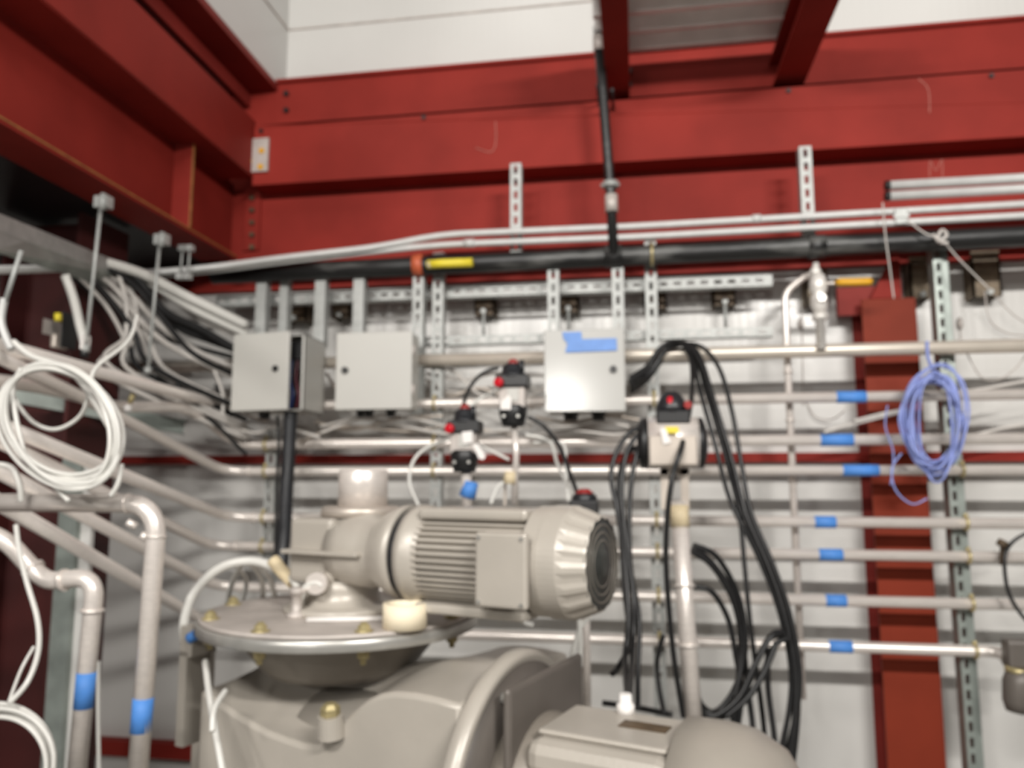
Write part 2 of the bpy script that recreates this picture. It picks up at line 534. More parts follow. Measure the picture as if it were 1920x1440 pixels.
# vertical struts: (px top, py top, px bottom, py bottom, slotted, label, material, Y)
struts = [
    (490, 522, 486, 640, False, 'plain strut above the open grey box, leftmost of the pair', 2.80),
    (532, 522, 529, 640, False, 'narrow strut behind the open grey box with a brown block behind it', 2.83),
    (598, 516, 600, 650, False, 'plain strut between the open grey box and its closed neighbour', 2.80),
    (671, 518, 672, 632, False, 'plain strut above the middle grey box', 2.80),
    (782, 512, 783, 775, True, 'slotted strut at the right edge of the middle grey box, below the orange ring', 2.80),
    (816, 474, 822, 1000, True, 'slotted strut dropping behind the yellow handle to the motor', 2.84),
    (1036, 502, 1039, 640, True, 'slotted strut above the left half of the taped grey box', 2.80),
    (1158, 500, 1160, 640, True, 'slotted strut above the right edge of the taped grey box', 2.80),
    (1222, 450, 1236, 1345, True, 'long slotted strut between the taped grey box and the black cable loop', 2.85),
    (967, 306, 967, 472, True, 'slotted hanger strut on the girder holding both grey conduits at mid wall', 2.80),
    (1511, 274, 1516, 446, True, 'slotted hanger strut on the girder right of the roof beam', 2.80),
    (508, 800, 500, 1110, True, 'slotted strut at lower left holding four pipe ends behind the black hose', 2.85),
]
strut_of = {}
for (x0, y0, x1, y1, sl, lab, Y) in struts:
    a, b = P(x0, y0, Y), P(x1, y1, Y)
    b.x = a.x = (a.x + b.x) / 2
    t = thing('strut_channel', lab, 'strut', (a.x, Y, b.z), group='galvanised strut channels')
    wd = M(17, Y) if x0 == 532 else 0.041
    build('channel', channel(a, b, wd, FRONT, 0.041, sl), GALV, t, solid=0.0022)
    strut_of[x0] = t
# right hand green-grey strut
a, b = P(1757, 432, YS), P(1834, 1500, YS)
b.x = a.x = (a.x + b.x) / 2
t = thing('strut_channel', 'tall green-grey strut right of the red column holding five pipes', 'strut', (a.x, YS, b.z))
build('channel', channel((a.x - 0.006, YS, b.z), (a.x - 0.006, YS, a.z), 0.03, FRONT, 0.05, True), GALVG, t, solid=0.003)
build('back_channel', channel((a.x + 0.022, YS + 0.015, b.z), (a.x + 0.022, YS + 0.015, a.z), 0.02, FRONT, 0.04, False), GALVG, t, solid=0.003)
strut_of['R'] = t
# horizontal slotted struts
for (pa, pb, Y, lab, wd) in (((405, 568), (1448, 522), 2.90, 'upper horizontal slotted strut running behind the boxes from left end to white valve', 0.041),
                             ((640, 641), (1450, 625), 2.90, 'lower horizontal slotted strut just above the thick steel pipe', 0.034)):
    z = Z((pa[0] + pb[0]) / 2, (pa[1] + pb[1]) / 2, Y)
    a, b = P(*pa, Y), P(*pb, Y)
    a.z = b.z = z
    t = thing('strut_channel', lab, 'strut', ((a.x + b.x) / 2, Y, z - wd / 2))
    build('channel', channel(a, b, wd, FRONT, 0.041, True, 0.05, 0.028, 0.013), GALV, t, solid=0.0022)
# brown brackets fixed to the wall
for (px, py, wpx, hpx, lab) in ((553, 588, 42, 30, 'brown steel bracket behind the narrow strut above the open box'), (639, 583, 34, 28, 'brown steel bracket left of the strut above the middle box'), (908, 576, 38, 30, 'brown steel bracket on the wall right of the yellow handle'),
                                (1066, 571, 36, 30, 'brown steel bracket above the blue tape of the bright box'), (1228, 563, 42, 32, 'brown steel bracket behind the long slotted strut'),
                                (1358, 556, 42, 34, 'brown steel bracket right of the long slotted strut'), (1532, 545, 40, 50, 'brown steel bracket behind the white valve stack'),
                                (1726, 527, 34, 66, 'tall brown bracket left of the green-grey strut'), (1850, 520, 48, 72, 'tallest brown bracket near the right edge')):
    Y = 3.02
    a, b = P(px - wpx / 2, py + hpx / 2, Y), P(px + wpx / 2, py - hpx / 2, Y)
    t = thing('wall_bracket', lab, 'bracket', ((a.x + b.x) / 2, Y, a.z), group='brown brackets')
    g = MB().box((a.x, Y, a.z), (b.x, Y + 0.008, b.z + 0.03)).box((a.x, Y, a.z), (a.x + 0.007, YW + 0.001, b.z)).box((b.x - 0.007, Y, a.z), (b.x, YW + 0.001, b.z)).box((a.x, Y, b.z), (b.x, YW + 0.001, b.z + 0.006))
    build('angle', g, BROWN2 if px in (1532, 1726, 1850) else BROWN, t)
    xm = (a.x + b.x) / 2
    build('bolt', MB().cyl((xm, Y - 0.025, a.z + 0.012), (xm, Y + 0.002, a.z + 0.012), 0.011, 8), GALV, t)
    if px in (908, 1066, 1358):
        build('rod', MB().cyl((xm, Y - 0.012, a.z - 0.09), (xm, Y - 0.012, a.z + 0.01), 0.007, 8), GALV, t)

# ------------------------------------------------------------------ steel pipes along the wall
YP = 2.81
rows = [  # py at x=1560, radius m, left path (px, py, Y)
    (657, 0.0235, [(196, 690, 2.78)], 'thickest and topmost long steel pipe along the white wall, passing under the white valve'),
    (745, 0.0185, [(-30, 640, 1.60), (428, 764, YP)], 'second long steel pipe from the top, with the uppermost blue tape'),
    (825, 0.0195, [(-30, 712, 1.75), (60, 722, 1.9), (150, 742, 2.1), (205, 764, 2.3), (330, 762, 2.5), (376, 776, 2.62), (442, 834, YP)], 'third long steel pipe from the top, jogging down beside the open box'),
    (882, 0.0175, [(-30, 655, 1.60), (150, 743, 2.0), (420, 886, YP)], 'fourth long steel pipe from the top, passing the bottom of the blue coil'),
    (979, 0.0185, [(-30, 785, 1.60), (428, 966, YP)], 'fifth long steel pipe from the top, just below the blue coil'),
    (1040, 0.018, [(-30, 812, 1.62), (396, 1016, YP)], 'sixth long steel pipe from the top, right above the wide pipe gap'),
    (1126, 0.0185, [(-30, 868, 1.62), (404, 1094, YP)], 'second lowest long steel pipe, behind the black cable coil'),
    (1212, 0.0185, [(-30, 926, 1.55), (400, 1172, YP)], 'lowest long steel pipe on the wall, ending at the dark valve'),
]
pipes = []
for i, (py, r, left, lab) in enumerate(rows):
    z = Z(1560, py, YP)
    pts = PP(left)
    pts[-1].z = z
    if i == 0:
        pts = [P(196, 690, YP)]
        pts[0].z = z
    xe = X(1858, 1218, YP) if i == 7 else 3.2
    pts.append(Vector((xe, YP, z)))
    if i == 7:
        pts += [P(1880, 1225, YP - 0.02), P(1905, 1265, YP - 0.05)]
    t = thing('steel_pipe', lab, 'pipe', (0, YP, z), group='long steel wall pipes')
    build('tube', MB().tube(fillet(pts, 0.10), r, 14), STEEL if i else mat('warm_stainless', (0.74, 0.67, 0.58), 0.38, 0.45, 0.06, 9), t)
    pipes.append((t, z, r))
    if 1 <= i <= 6 and i != 2:      # weld ferrules near the bend
        q = Vector(pts[-2])
        d = (pts[-3] - q).normalized() if len(pts) > 2 else Vector((-1, 0, 0))
        build('ferrule', MB().cyl(q + Vector((0.10, 0, 0)), q + Vector((0.108, 0, 0)), r * 1.22, 14), STEEL, t)


def clamp(parent, x, z, r):
    g = MB().tube([(x, YP + math.sin(a) * (r + 0.003), z + math.cos(a) * (r + 0.003)) for a in [PI * k / 10 for k in range(-13, 14)]], 0.0055, 6)
    c = build('pipe_clamp', g, ZINC, parent, label='yellow zinc pipe clamp')
    build('screw', MB().cyl((x, YP - 0.004, z + r), (x, YP - 0.004, z + r + 0.014), 0.0075, 6), ZINC, c)


for key, rr in ((816, (1, 2, 3)), (1222, (1, 4, 5, 6, 7)), (508, (2, 3, 4, 5)), ('R', (3, 4, 5, 6, 7))):
    for i in rr:
        t = strut_of[key]
        clamp(t, t.location.x + (0.008 if key == 'R' else 0), pipes[i][1], pipes[i][2])

# blue tape bands
for (i, xa, xb, lab) in ((1, 1570, 1626, 'blue tape band on the second pipe, uppermost of the column of tapes'), (2, 1540, 1602, 'blue tape band on the third pipe, left of the column'), (3, 1582, 1650, 'longest blue tape band, on the fourth pipe beside the blue coil'),
                         (4, 1529, 1569, 'blue tape band on the fifth pipe, shortest in the column of tapes'), (5, 1537, 1582, 'blue tape band on the sixth pipe'), (6, 1550, 1589, 'blue tape band on the second lowest pipe'), (7, 1556, 1600, 'blue tape band on the lowest wall pipe')):
    z, r = pipes[i][1], pipes[i][2]
    py = rows[i][0]
    x0, x1 = X(xa, py, YP - r), X(xb, py, YP - r)
    single('tape_band', MB().lathe([(r + 0.0005, 0), (r + 0.0022, 0.0005), (r + 0.0022, x1 - x0 - 0.0005), (r + 0.0005, x1 - x0)], (x0, YP, z), (1, 0, 0), 16, cap0=False, cap1=False), BLUE, lab, 'tape', 'blue tape bands on the wall pipes')

# thin upright tube behind the pipes, with a short elbow
t = thing('upright_tube', 'thin upright steel tube behind the long pipes under the white valve', 'tube', P(1490, 1330, 2.88))
xt = X(1482, 800, 2.87)
build('tube', MB().tube(fillet([P(1532, 512, 2.86), P(1510, 518, 2.86), Vector((xt, 2.87, Z(1478, 548, 2.87))), Vector((xt, 2.87, Z(1480, 600, 2.87))), Vector((xt, 2.87, Z(1500, 1310, 2.87)))], 0.04), 0.0125, 12), STEEL, t)
for py in (700, 790, 905):
    z = Z(1482, py, 2.87)
    build('ferrule', MB().cyl((xt, 2.87, z), (xt, 2.87, z + 0.008), 0.017, 12), STEEL, t)

# ------------------------------------------------------------------ conduits and black pipes at the girder
YD = 2.76
t1 = thing('conduit', 'upper grey conduit along the girder that dips to meet its twin at left', 'conduit', P(1000, 432, YD), group='grey conduits')
build('tube', MB().tube(fillet(PP([(-40, 507, 1.75), (170, 502, 2.35), (262, 513, 2.55), (395, 502, 2.68), (525, 484, 2.70), (705, 464, 2.74), (828, 440, YD), (1200, 424, YD), (2000, 378, YD), (2600, 343.5, YD)]), 0.1), 0.0125, 12), CONDUIT, t1)
build('coupling', MB().cyl(P(1410, 411, YD), P(1426, 410, YD), 0.016, 12), CONDUIT, t1)
t2 = thing('conduit', 'lower grey conduit running just above the dirty black pipe', 'conduit', P(1000, 452, YD), group='grey conduits')
build('tube', MB().tube(fillet(PP([(262, 518, 2.57), (395, 508, 2.70), (525, 491, 2.72), (705, 471, 2.76), (830, 459, YD), (1200, 444, YD), (2000, 400, YD), (2600, 367, YD)]), 0.1), 0.0125, 12), CONDUIT, t2)
build('coupling', MB().cyl(P(870, 457, YD), P(890, 456, YD), 0.016, 12), CONDUIT, t2)
c = thing('conduit_clip', 'galvanised clip joining the two grey conduits near the right edge', 'clip', P(1690, 405, YD))
build('plate', MB().box(P(1680, 420, YD - 0.02), P(1700, 390, YD - 0.014)), GALV, c, 0.002)
build('strap', MB().box(P(1676, 408, YD - 0.024), P(1704, 401, YD - 0.018)), GALV, c)
for k, (py, lab) in enumerate(((347, 'upper thick grey conduit with a dark end cap at upper right'), (367, 'lower thick grey conduit with a dark end cap at upper right'))):
    z = Z(1790, py - 6, 2.72)
    xs = X(1664, py, 2.72)
    t = thing('capped_conduit', lab, 'conduit', (xs, 2.72, z), group='capped conduits')
    build('tube', MB().cyl((xs, 2.72, z), (3.0, 2.72, z), 0.0155, 16), CONDUIT, t)
    build('end_cap', MB().cyl((xs - 0.008, 2.72, z), (xs + 0.006, 2.72, z), 0.0168, 16), BLACK, t)
t = thing('black_pipe', 'long dirty black pipe running under the red girder', 'pipe', P(1000, 495, 2.79))
zl, zr = Z(900, 496, 2.79), Z(900, 496, 2.79)
build('tube', MB().tube([P(400, 516, 2.79), P(760, 500, 2.79), P(1150, 481, 2.79), P(2010, 438, 2.79), P(2600, 408.5, 2.79)], 0.036, 20), BLACKP, t)
for px, py in ((1150, 481), (1530, 463)):
    build('coupling', MB().cyl(P(px - 16, py, 2.79), P(px + 16, py - 1.5, 2.79), 0.042, 20), BLACKP, t)
t = thing('black_riser', 'upright black pipe crossing the red girder up to the roof beam', 'pipe', P(1150, 470, 2.74))
build('tube', MB().tube([P(1123, 84, 2.72), P(1130, 170, 2.73), P(1144, 350, 2.74), P(1151, 478, 2.76)], 0.0185, 14), BLACKP, t)
build('fitting', MB().cyl(P(1123, 96, 2.72), P(1122, 66, 2.72), 0.021, 8), DUST, t)
build('end_cap', MB().cyl(P(1122, 66, 2.72), P(1121, 50, 2.72), 0.018, 8), CORR, t)
build('collar', MB().cyl(P(1145, 352, 2.74), P(1145, 342, 2.74), 0.030, 12), GALV, t)
build('bolt', MB().cyl(P(1126, 348, 2.73), P(1162, 346, 2.73), 0.006, 8), GALV, t)
build('coupling', MB().cyl(P(1147, 398, 2.74), P(1146, 366, 2.74), 0.024, 12), DUST, t, label='paint splashed coupling')
for px, py in ((1124, 197), (1150, 206)):
    p = P(px, py, YB)
    build('bolt', MB().cyl(p + Vector((0, -0.16, 0)), p, 0.007, 6), BLACK, t)
# valve handle, ring
t = thing('pipe_valve', 'orange ring with a bright yellow lever handle on the dirty black pipe', 'valve', P(785, 510, 2.78))
build('ring', MB().cyl(P(776, 498, 2.79), P(795, 497, 2.79), 0.042, 20), ORANGE, t)
build('lever', MB().tube(PP([(802, 496, 2.735), (830, 494, 2.73), (886, 492, 2.73)]), 0.0165, 12), YEL, t, label='yellow lever handle')
build('stem', MB().cyl(P(806, 496, 2.80), P(806, 496, 2.72), 0.010, 10), DUST, t)
t = thing('pipe_clip', 'small yellow clamp holding the black pipe to the long slotted strut', 'clamp', P(1222, 480, 2.75))
build('strap', MB().tube([(P(1222, 477, 2.79) + Vector((0, math.sin(a) * 0.04, math.cos(a) * 0.04))) for a in [PI * k / 8 - PI / 2 for k in range(-6, 7)]], 0.006, 6), ZINC, t)

# ------------------------------------------------------------------ white valve stack with amber handle
c = P(1540, 655, 2.78)
t = thing('valve_stack', 'pale steel valve stack with an amber lever standing on the thickest wall pipe', 'valve', c)
zz = lambda py: Z(1540, py, 2.78)
build('outlet', MB().lathe([(0.016, 0), (0.016, zz(600) - c.z), (0.026, zz(600) - c.z), (0.026, zz(588) - c.z)], c, (0, 0, 1), 18), PALE, t)
o = Vector((c.x, c.y, zz(588)))
h = zz(516) - zz(588)
build('body', MB().lathe([(0.019, 0), (0.024, h * 0.12), (0.028, h * 0.2), (0.028, h * 0.42), (0.021, h * 0.5), (0.03, h * 0.6), (0.03, h * 0.8), (0.024, h)], o, (0, 0, 1), 18), PALE, t)
build('bonnet', MB().lathe([(0.020, 0), (0.022, 0.012), (0.012, 0.03), (0.010, 0.045)], o + Vector((-0.008, 0, h)), (0.1, 0, 1), 12), PALE, t)
build('port', MB().cyl(o + Vector((0, -0.03, h * 0.35)), o + Vector((0, -0.045, h * 0.35)), 0.014, 12), PALE, t)
build('lever', MB().tube(PP([(1568, 530, 2.76), (1575, 529, 2.75), (1600, 529, 2.75), (1628, 528, 2.75), (1635, 528, 2.75)]), 0.0135, 12, rmod=lambda i: (0.75, 1, 1, 1, 0.75)[i]), AMBER, t, label='amber lever handle')
build('stem', MB().cyl(P(1545, 532, 2.77), P(1572, 530, 2.76), 0.006, 8), STEEL, t)

# ------------------------------------------------------------------ enclosures
# open box
YF = 2.60
xa, xb = X(440, 700, YF), X(571, 700, YF)
za, zb = Z(505, 770, YF), Z(505, 629, YF)
t = thing('control_box', 'grey control box with its door ajar, leftmost of the three', 'control box', (xa, YF, za), group='grey control boxes')
g = MB()
d_ = 0.185
for a, b in (((xa, YF, za), (xa + 0.003, YF + d_, zb)), ((xb - 0.003, YF, za), (xb, YF + d_, zb)), ((xa, YF, za), (xb, YF + d_, za + 0.003)), ((xa, YF, zb - 0.003), (xb, YF + d_, zb)), ((xa, YF + d_ - 0.003, za), (xb, YF + d_, zb))):
    g.box(a, b)
g.box((xb - 0.012, YF, za), (xb, YF + 0.003, zb))
build('body', g, ENC, t)
R = Matrix.Rotation(math.radians(-9), 3, 'Z')
hinge = Vector((xa, YF - 0.002, za))
dw = (xb - xa) - 0.034
g = MB().box((xa, YF - 0.016, za - 0.002), (xa + dw, YF - 0.001, zb + 0.004), R, hinge)
d = build('door', g, ENC, t, 0.003)
p = hinge + R @ Vector((dw * 0.79, -0.016, (zb - za) * 0.53))
build('lock', MB().cyl(p, p + R @ Vector((0, -0.006, 0)), 0.011, 16), BLACK, d)
for k, m_ in enumerate((WIRE_R, CORR, WIRE_B, WIRE_R, CORR)):
    xx = xb - 0.04 - 0.012 * (k % 3)
    build('wire', MB().tube(spline([(xx, YF + 0.03, za + 0.01), (xx + 0.012, YF + 0.02, za + 0.06), (xx - 0.006, YF + 0.03, za + 0.13), (xx + 0.008, YF + 0.04, zb - 0.02)]), 0.006, 8), m_, t)
build('terminal_block', MB().box((xb - 0.07, YF + 0.03, za + 0.15), (xb - 0.015, YF + 0.06, zb - 0.02)).box((xb - 0.06, YF + 0.02, za + 0.19), (xb - 0.02, YF + 0.03, zb - 0.04)), BLACK, t)
build('cable_gland', MB().cyl(P(496, 772, YF + 0.06), P(496, 786, YF + 0.06), 0.02, 12), BLACK, t)


def closed_box(xa_, xb_, ya, yb, YF, dep, lab, m_, lockpx, glands, tilt=0, hinges=None):
    xa, xb = X(xa_, (ya + yb) / 2, YF), X(xb_, (ya + yb) / 2, YF)
    xm = (xa_ + xb_) / 2
    za, zb = Z(xm, yb, YF), Z(xm, ya, YF)
    t = thing('control_box', lab, 'control box', (xa, YF, za), group='grey control boxes')
    build('body', MB().box((xa + 0.006, YF + 0.014, za + 0.004), (xb - 0.006, YF + dep, zb - 0.004)), ENC, t, 0.003)
    R = Matrix.Rotation(math.radians(tilt), 3, 'X')
    cc = Vector((xa, YF + 0.012, za))
    d = build('door', MB().box((xa, YF, za), (xb, YF + 0.013, zb), R, cc), m_, t, 0.004)
    p = P(*lockpx, YF - 0.004)
    build('lock', MB().cyl(p + Vector((0, -0.008, 0)), p + Vector((0, 0.006, 0)), 0.0115, 16), BLACK, d)
    for (gx, rr) in glands:
        q = Vector((X(gx, yb, YF + dep * 0.5), YF + dep * 0.5, za + 0.004))
        gl = build('cable_gland', MB().lathe([(rr, 0), (rr, 0.008), (rr * 0.8, 0.01), (rr * 0.8, 0.026)], q, (0, 0, -1), 12), BLACK, t)
    for f in (0.25, 0.75) if hinges else ():
        q = Vector((xb + 0.002, YF + 0.012, za + (zb - za) * f))
        build('hinge', MB().cyl(q - Vector((0, 0, 0.018)), q + Vector((0, 0, 0.018)), 0.006, 8), DUST, t)
    return t, (xa, xb, za, zb)


closed_box(629, 772, 622, 768, 2.62, 0.11, 'plain grey control box with a closed door, middle of the three', ENC, (647, 694), ((676, 0.017), (692, 0.02), (733, 0.02)), hinges=True)
bx3, lim = closed_box(1020, 1172, 617, 772, 2.60, 0.17, 'bright grey control box with blue tape on its door', ENC3, (1150, 692), ((1070, 0.03), (1122, 0.027)), tilt=0.0)
Yt = 2.596


def sheet(name, poly, Y, th, m_, parent):
    ps = [P(x, y, Y) for x, y in poly]
    g = MB().add(ps + [p + Vector((0, -th, 0)) for p in ps], [tuple(range(len(ps))), tuple(reversed(range(len(ps), 2 * len(ps))))])
    n = len(ps)
    g.add(ps + [p + Vector((0, -th, 0)) for p in ps], [(k, (k + 1) % n, n + (k + 1) % n, n + k) for k in range(n)])
    return g


g = sheet('tape', [(1054, 623), (1090, 622), (1091, 636), (1156, 634), (1157, 657), (1060, 661), (1064, 644), (1057, 636)], Yt, 0.0015, BLUE2, None)
single('tape_label', g, BLUE2, 'torn pale blue tape stuck across the top of the bright control box', 'tape')

# ------------------------------------------------------------------ valve actuators
def actuator(px, Y, y_top, y_bot, lab, red_side=True, tag=True, cap=None):
    """limit switch box with a red window over a small black pneumatic actuator"""
    s = (y_bot - y_top) / 130.0
    c = P(px, y_bot, Y)
    u = M(1, Y)
    t = thing('valve_actuator', lab, 'valve actuator', c, group='valve actuators')
    zf_ = lambda py: Z(px, y_top + py * s, Y)
    wpx = 27 * s
    build('indicator', MB().lathe([(0.016, 0), (0.0165, 0.008), (0.013, 0.016), (0.006, 0.02)], (c.x, Y, zf_(15)), (0, 0, 1), 16), DARKRED, t, label='dark red indicator dome')
    build('switch_cover', MB().lathe([(0.043, 0), (0.043, 0.008), (0.036, 0.012), (0.034, 0.032), (0.026, 0.042), (0.016, 0.044)], (c.x, Y, zf_(38)), (0, 0, 1), 20), CORR, t)
    build('bolt', MB().cyl((c.x + 0.03, Y - 0.02, zf_(30)), (c.x + 0.03, Y - 0.02, zf_(8)), 0.0085, 8), CORR, t)
    build('switch_base', MB().box((c.x - 0.05, Y - 0.04, zf_(58)), (c.x + 0.052, Y + 0.04, zf_(34))), BLACK, t, 0.006)
    if red_side:
        build('button', MB().lathe([(0.0155, 0), (0.0155, 0.01), (0.010, 0.016)], (c.x - 0.036, Y - 0.04, zf_(50)), (-0.3, -1, 0), 16), GLOSSR, t, label='bright red cap')
    build('bracket', MB().box((c.x - 0.04, Y - 0.03, zf_(95)), (c.x + 0.04, Y + 0.03, zf_(58))), DUST, t, 0.003)
    build('plate', MB().box((c.x - 0.012, Y - 0.034, zf_(84)), (c.x + 0.022, Y - 0.03, zf_(60))), ENC, t)
    build('body', MB().lathe([(0.033, 0), (0.036, 0.01), (0.042, 0.035), (0.045, 0.06), (0.040, 0.066)], (c.x, Y, zf_(130)), (0, 0, 1), 20), BLACK, t)
    for sx in (-0.022, 0.022):
        build('screw', MB().cyl((c.x + sx, Y - 0.045, zf_(112)), (c.x + sx, Y - 0.033, zf_(112)), 0.005, 8), ALU, t)
    return t, c


tA, cA = actuator(962, 2.35, 670, 800, 'black valve actuator with a red cap left of the bright box, highest one')
single('paper_tag', sheet('t', [(946, 748), (953, 740), (959, 748), (958, 768), (938, 768), (940, 752)], 2.30, 0.001, PAPER, None), PAPER, 'white paper tag hanging on the highest valve actuator', 'tag', 'paper tags')
tB, cB = actuator(871, 2.32, 755, 885, 'black valve actuator with a red cap above the blue taped stem')
single('paper_tag', sheet('t', [(886, 834), (896, 832), (911, 856), (906, 862), (898, 860)], 2.27, 0.001, PAPER, None), PAPER, 'slanted white paper tag on the valve actuator above the blue tape', 'tag', 'paper tags')
single('paper_tag', sheet('t', [(866, 810), (886, 808), (886, 830), (868, 832)], 2.28, 0.001, PAPER, None), PAPER, 'squarish white label on the bracket of the lower left actuator', 'label')
# stems under A and B
build('stem', MB().tube(PP([(964, 800, 2.35), (968, 850, 2.35), (964, 945, 2.35)]), 0.010, 12), STEEL, tA)
build('tape_wrap', MB().cyl(P(956, 907, 2.35), P(958, 884, 2.35), 0.022, 12, 0.019), TAN, tA, label='tan tape wrapped round the stem')
build('yoke', MB().box(P(944, 948, 2.36), P(950, 902, 2.37)).box(P(966, 948, 2.36), P(972, 902, 2.37)), STEELD, tA)
build('stem', MB().cyl(P(876, 960, 2.32), P(874, 884, 2.32), 0.016, 12), STEEL, tB)
build('tape_wrap', MB().cyl(P(876, 932, 2.32), P(884, 903, 2.32), 0.026, 12, 0.022), BLUE, tB, label='blue tape wrapped round the stem')
# actuator C, on an upright pipe
Yc = 2.28
c = P(1262, 880, Yc)
t = thing('valve_actuator', 'large steel valve actuator with a red beacon under the black cables', 'valve actuator', c, group='valve actuators')
zc_ = lambda py: Z(1262, py, Yc)
build('beacon', MB().lathe([(0.020, 0), (0.018, 0.02), (0.012, 0.036), (0.005, 0.044)], (c.x - 0.004, Yc - 0.025, zc_(771)), (0, 0, 1), 16), GLOSSR, t, label='bright red beacon')
build('switch_cover', MB().lathe([(0.046, 0), (0.046, 0.02), (0.032, 0.05), (0.02, 0.062)], (c.x, Yc, zc_(775)), (0, 0, 1), 20), CORR, t)
build('switch_base', MB().box((c.x - 0.045, Yc - 0.045, zc_(797)), (c.x + 0.05, Yc + 0.04, zc_(772))), BLACK, t, 0.006)
build('button', MB().cyl((c.x + 0.042, Yc - 0.03, zc_(762)), (c.x + 0.044, Yc - 0.05, zc_(762)), 0.011, 12), DARKRED, t)
zz0, zz1 = zc_(880), zc_(782)
hh = (zz1 - zz0)
prof = [(math.cos(a), math.sin(a)) for a in [2 * PI * k / 28 for k in range(28)]]
build('cylinder', MB().lathe([(hh * 0.5, 0), (hh * 0.5, M(90, Yc))], (X(1215, 830, Yc), Yc + 0.01, (zz0 + zz1) / 2), (1, 0, 0), 28), STEEL, t)
build('bracket', MB().box((X(1216, 830, Yc), Yc - hh * 0.52, zz0 + 0.01), (X(1303, 830, Yc), Yc - hh * 0.3, zc_(820))), STEELD, t, 0.004)
for s_, x0 in ((-1, X(1214, 830, Yc)), (1, X(1305, 830, Yc))):
    build('end_cap', MB().lathe([(hh * 0.5, 0), (hh * 0.48, 0.02), (hh * 0.3, 0.03)], (x0, Yc + 0.01, (zz0 + zz1) / 2), (s_, 0, 0), 24), BLACK, t)
build('sticker', MB().box(P(1247, 812, Yc - hh * 0.5 - 0.004), P(1272, 800, Yc - hh * 0.5 - 0.002)), YEL, t, label='yellow sticker')
build('yoke', MB().box(P(1240, 955, Yc), P(1252, 876, Yc + 0.02)).box(P(1278, 955, Yc), P(1290, 876, Yc + 0.02)).box(P(1238, 890, Yc), P(1292, 878, Yc + 0.02)), STEELD, t)
single('paper_tag', sheet('t', [(1238, 803), (1248, 803), (1258, 830), (1244, 833)], Yc - hh * 0.5 - 0.008, 0.001, PAPER, None), PAPER, 'white paper tag on the large steel actuator beside its yellow sticker', 'tag', 'paper tags')
t = thing('upright_pipe', 'upright steel pipe with tan tape at its top, under the large actuator', 'pipe', P(1305, 1350, 2.26))
a, b = P(1272, 940, Yc), P(1301, 1370, 2.2)
build('tube', MB().tube([a, b], 0.024, 16), STEEL, t)
a2 = a + (b - a) * 0.02
build('tape_wrap', MB().cyl(a2, a + (b - a) * 0.12, 0.027, 16), TAN, t, label='tan tape wrap')
for f in (0.38, 0.64):
    build('ferrule', MB().cyl(a + (b - a) * f, a + (b - a) * (f + 0.012), 0.031, 16), STEEL, t)
# actuator D, only its top shows over the motor
c = P(1096, 960, 2.2)
t = thing('valve_actuator', 'black valve actuator with a dark red dome peeping over the motor fan cover', 'valve actuator', c, group='valve actuators')
build('indicator', MB().lathe([(0.027, 0), (0.025, 0.012), (0.012, 0.022)], (c.x, 2.2, Z(1096, 931, 2.2)), (0, 0, 1), 16), DARKRED, t)
build('switch_cover', MB().lathe([(0.036, 0), (0.036, 0.02), (0.028, 0.03)], (c.x, 2.2, Z(1096, 945, 2.2)), (0, 0, 1), 16), CORR, t)
build('switch_base', MB().box((c.x - 0.04, 2.16, Z(1096, 1000, 2.2)), (c.x + 0.04, 2.24, Z(1096, 938, 2.2))), BLACK, t, 0.005)
build('stem', MB().cyl((c.x, 2.2, Z(1096, 1000, 2.2)), (c.x, 2.2, 0.9), 0.012, 12), STEEL, t)
# dark valve at the right edge
c = P(1912, 1270, 2.70)
t = thing('dark_valve', 'dark steel valve at the right edge on the end of the lowest pipe', 'valve', c)
build('body', MB().box(P(1894, 1255, 2.68), P(1945, 1196, 2.74)), DARKMETAL_SHADE, t, 0.01)
build('actuator_body', MB().lathe([(0.028, 0), (0.04, 0.03), (0.045, 0.09), (0.036, 0.13)], P(1905, 1335, 2.70), P(1912, 1262, 2.70) - P(1905, 1335, 2.70), 18), DARKMETAL_SHADE, t)
build('collar', MB().cyl(P(1908, 1262, 2.70), P(1909, 1252, 2.70), 0.036, 14), ZINC, t)
t = thing('instrument_tap', 'small dark cross fitting with a thin black cable on the sixth pipe at right', 'fitting', P(1883, 1040, 2.78))
build('stem', MB().cyl(P(1880, 1060, 2.78), P(1882, 1015, 2.78), 0.01, 10), BROWN, t)
build('cap', MB().cyl(P(1876, 1024, 2.76), P(1882, 1014, 2.76), 0.016, 10), BROWN, t)
build('lead', MB().tube(spline(PP([(1935, 995, 2.76), (1900, 1015, 2.76), (1884, 1045, 2.74), (1888, 1100, 2.74), (1906, 1140, 2.74), (1935, 1175, 2.74)])), 0.006, 8), BLACK, t)

# ------------------------------------------------------------------ black cables
def cable(name, pts, r, m_, lab, cat='cable', group=None, seg=9):
    return single(name, MB().tube(spline(PP(pts), 8), r, seg), m_, lab, cat, group)


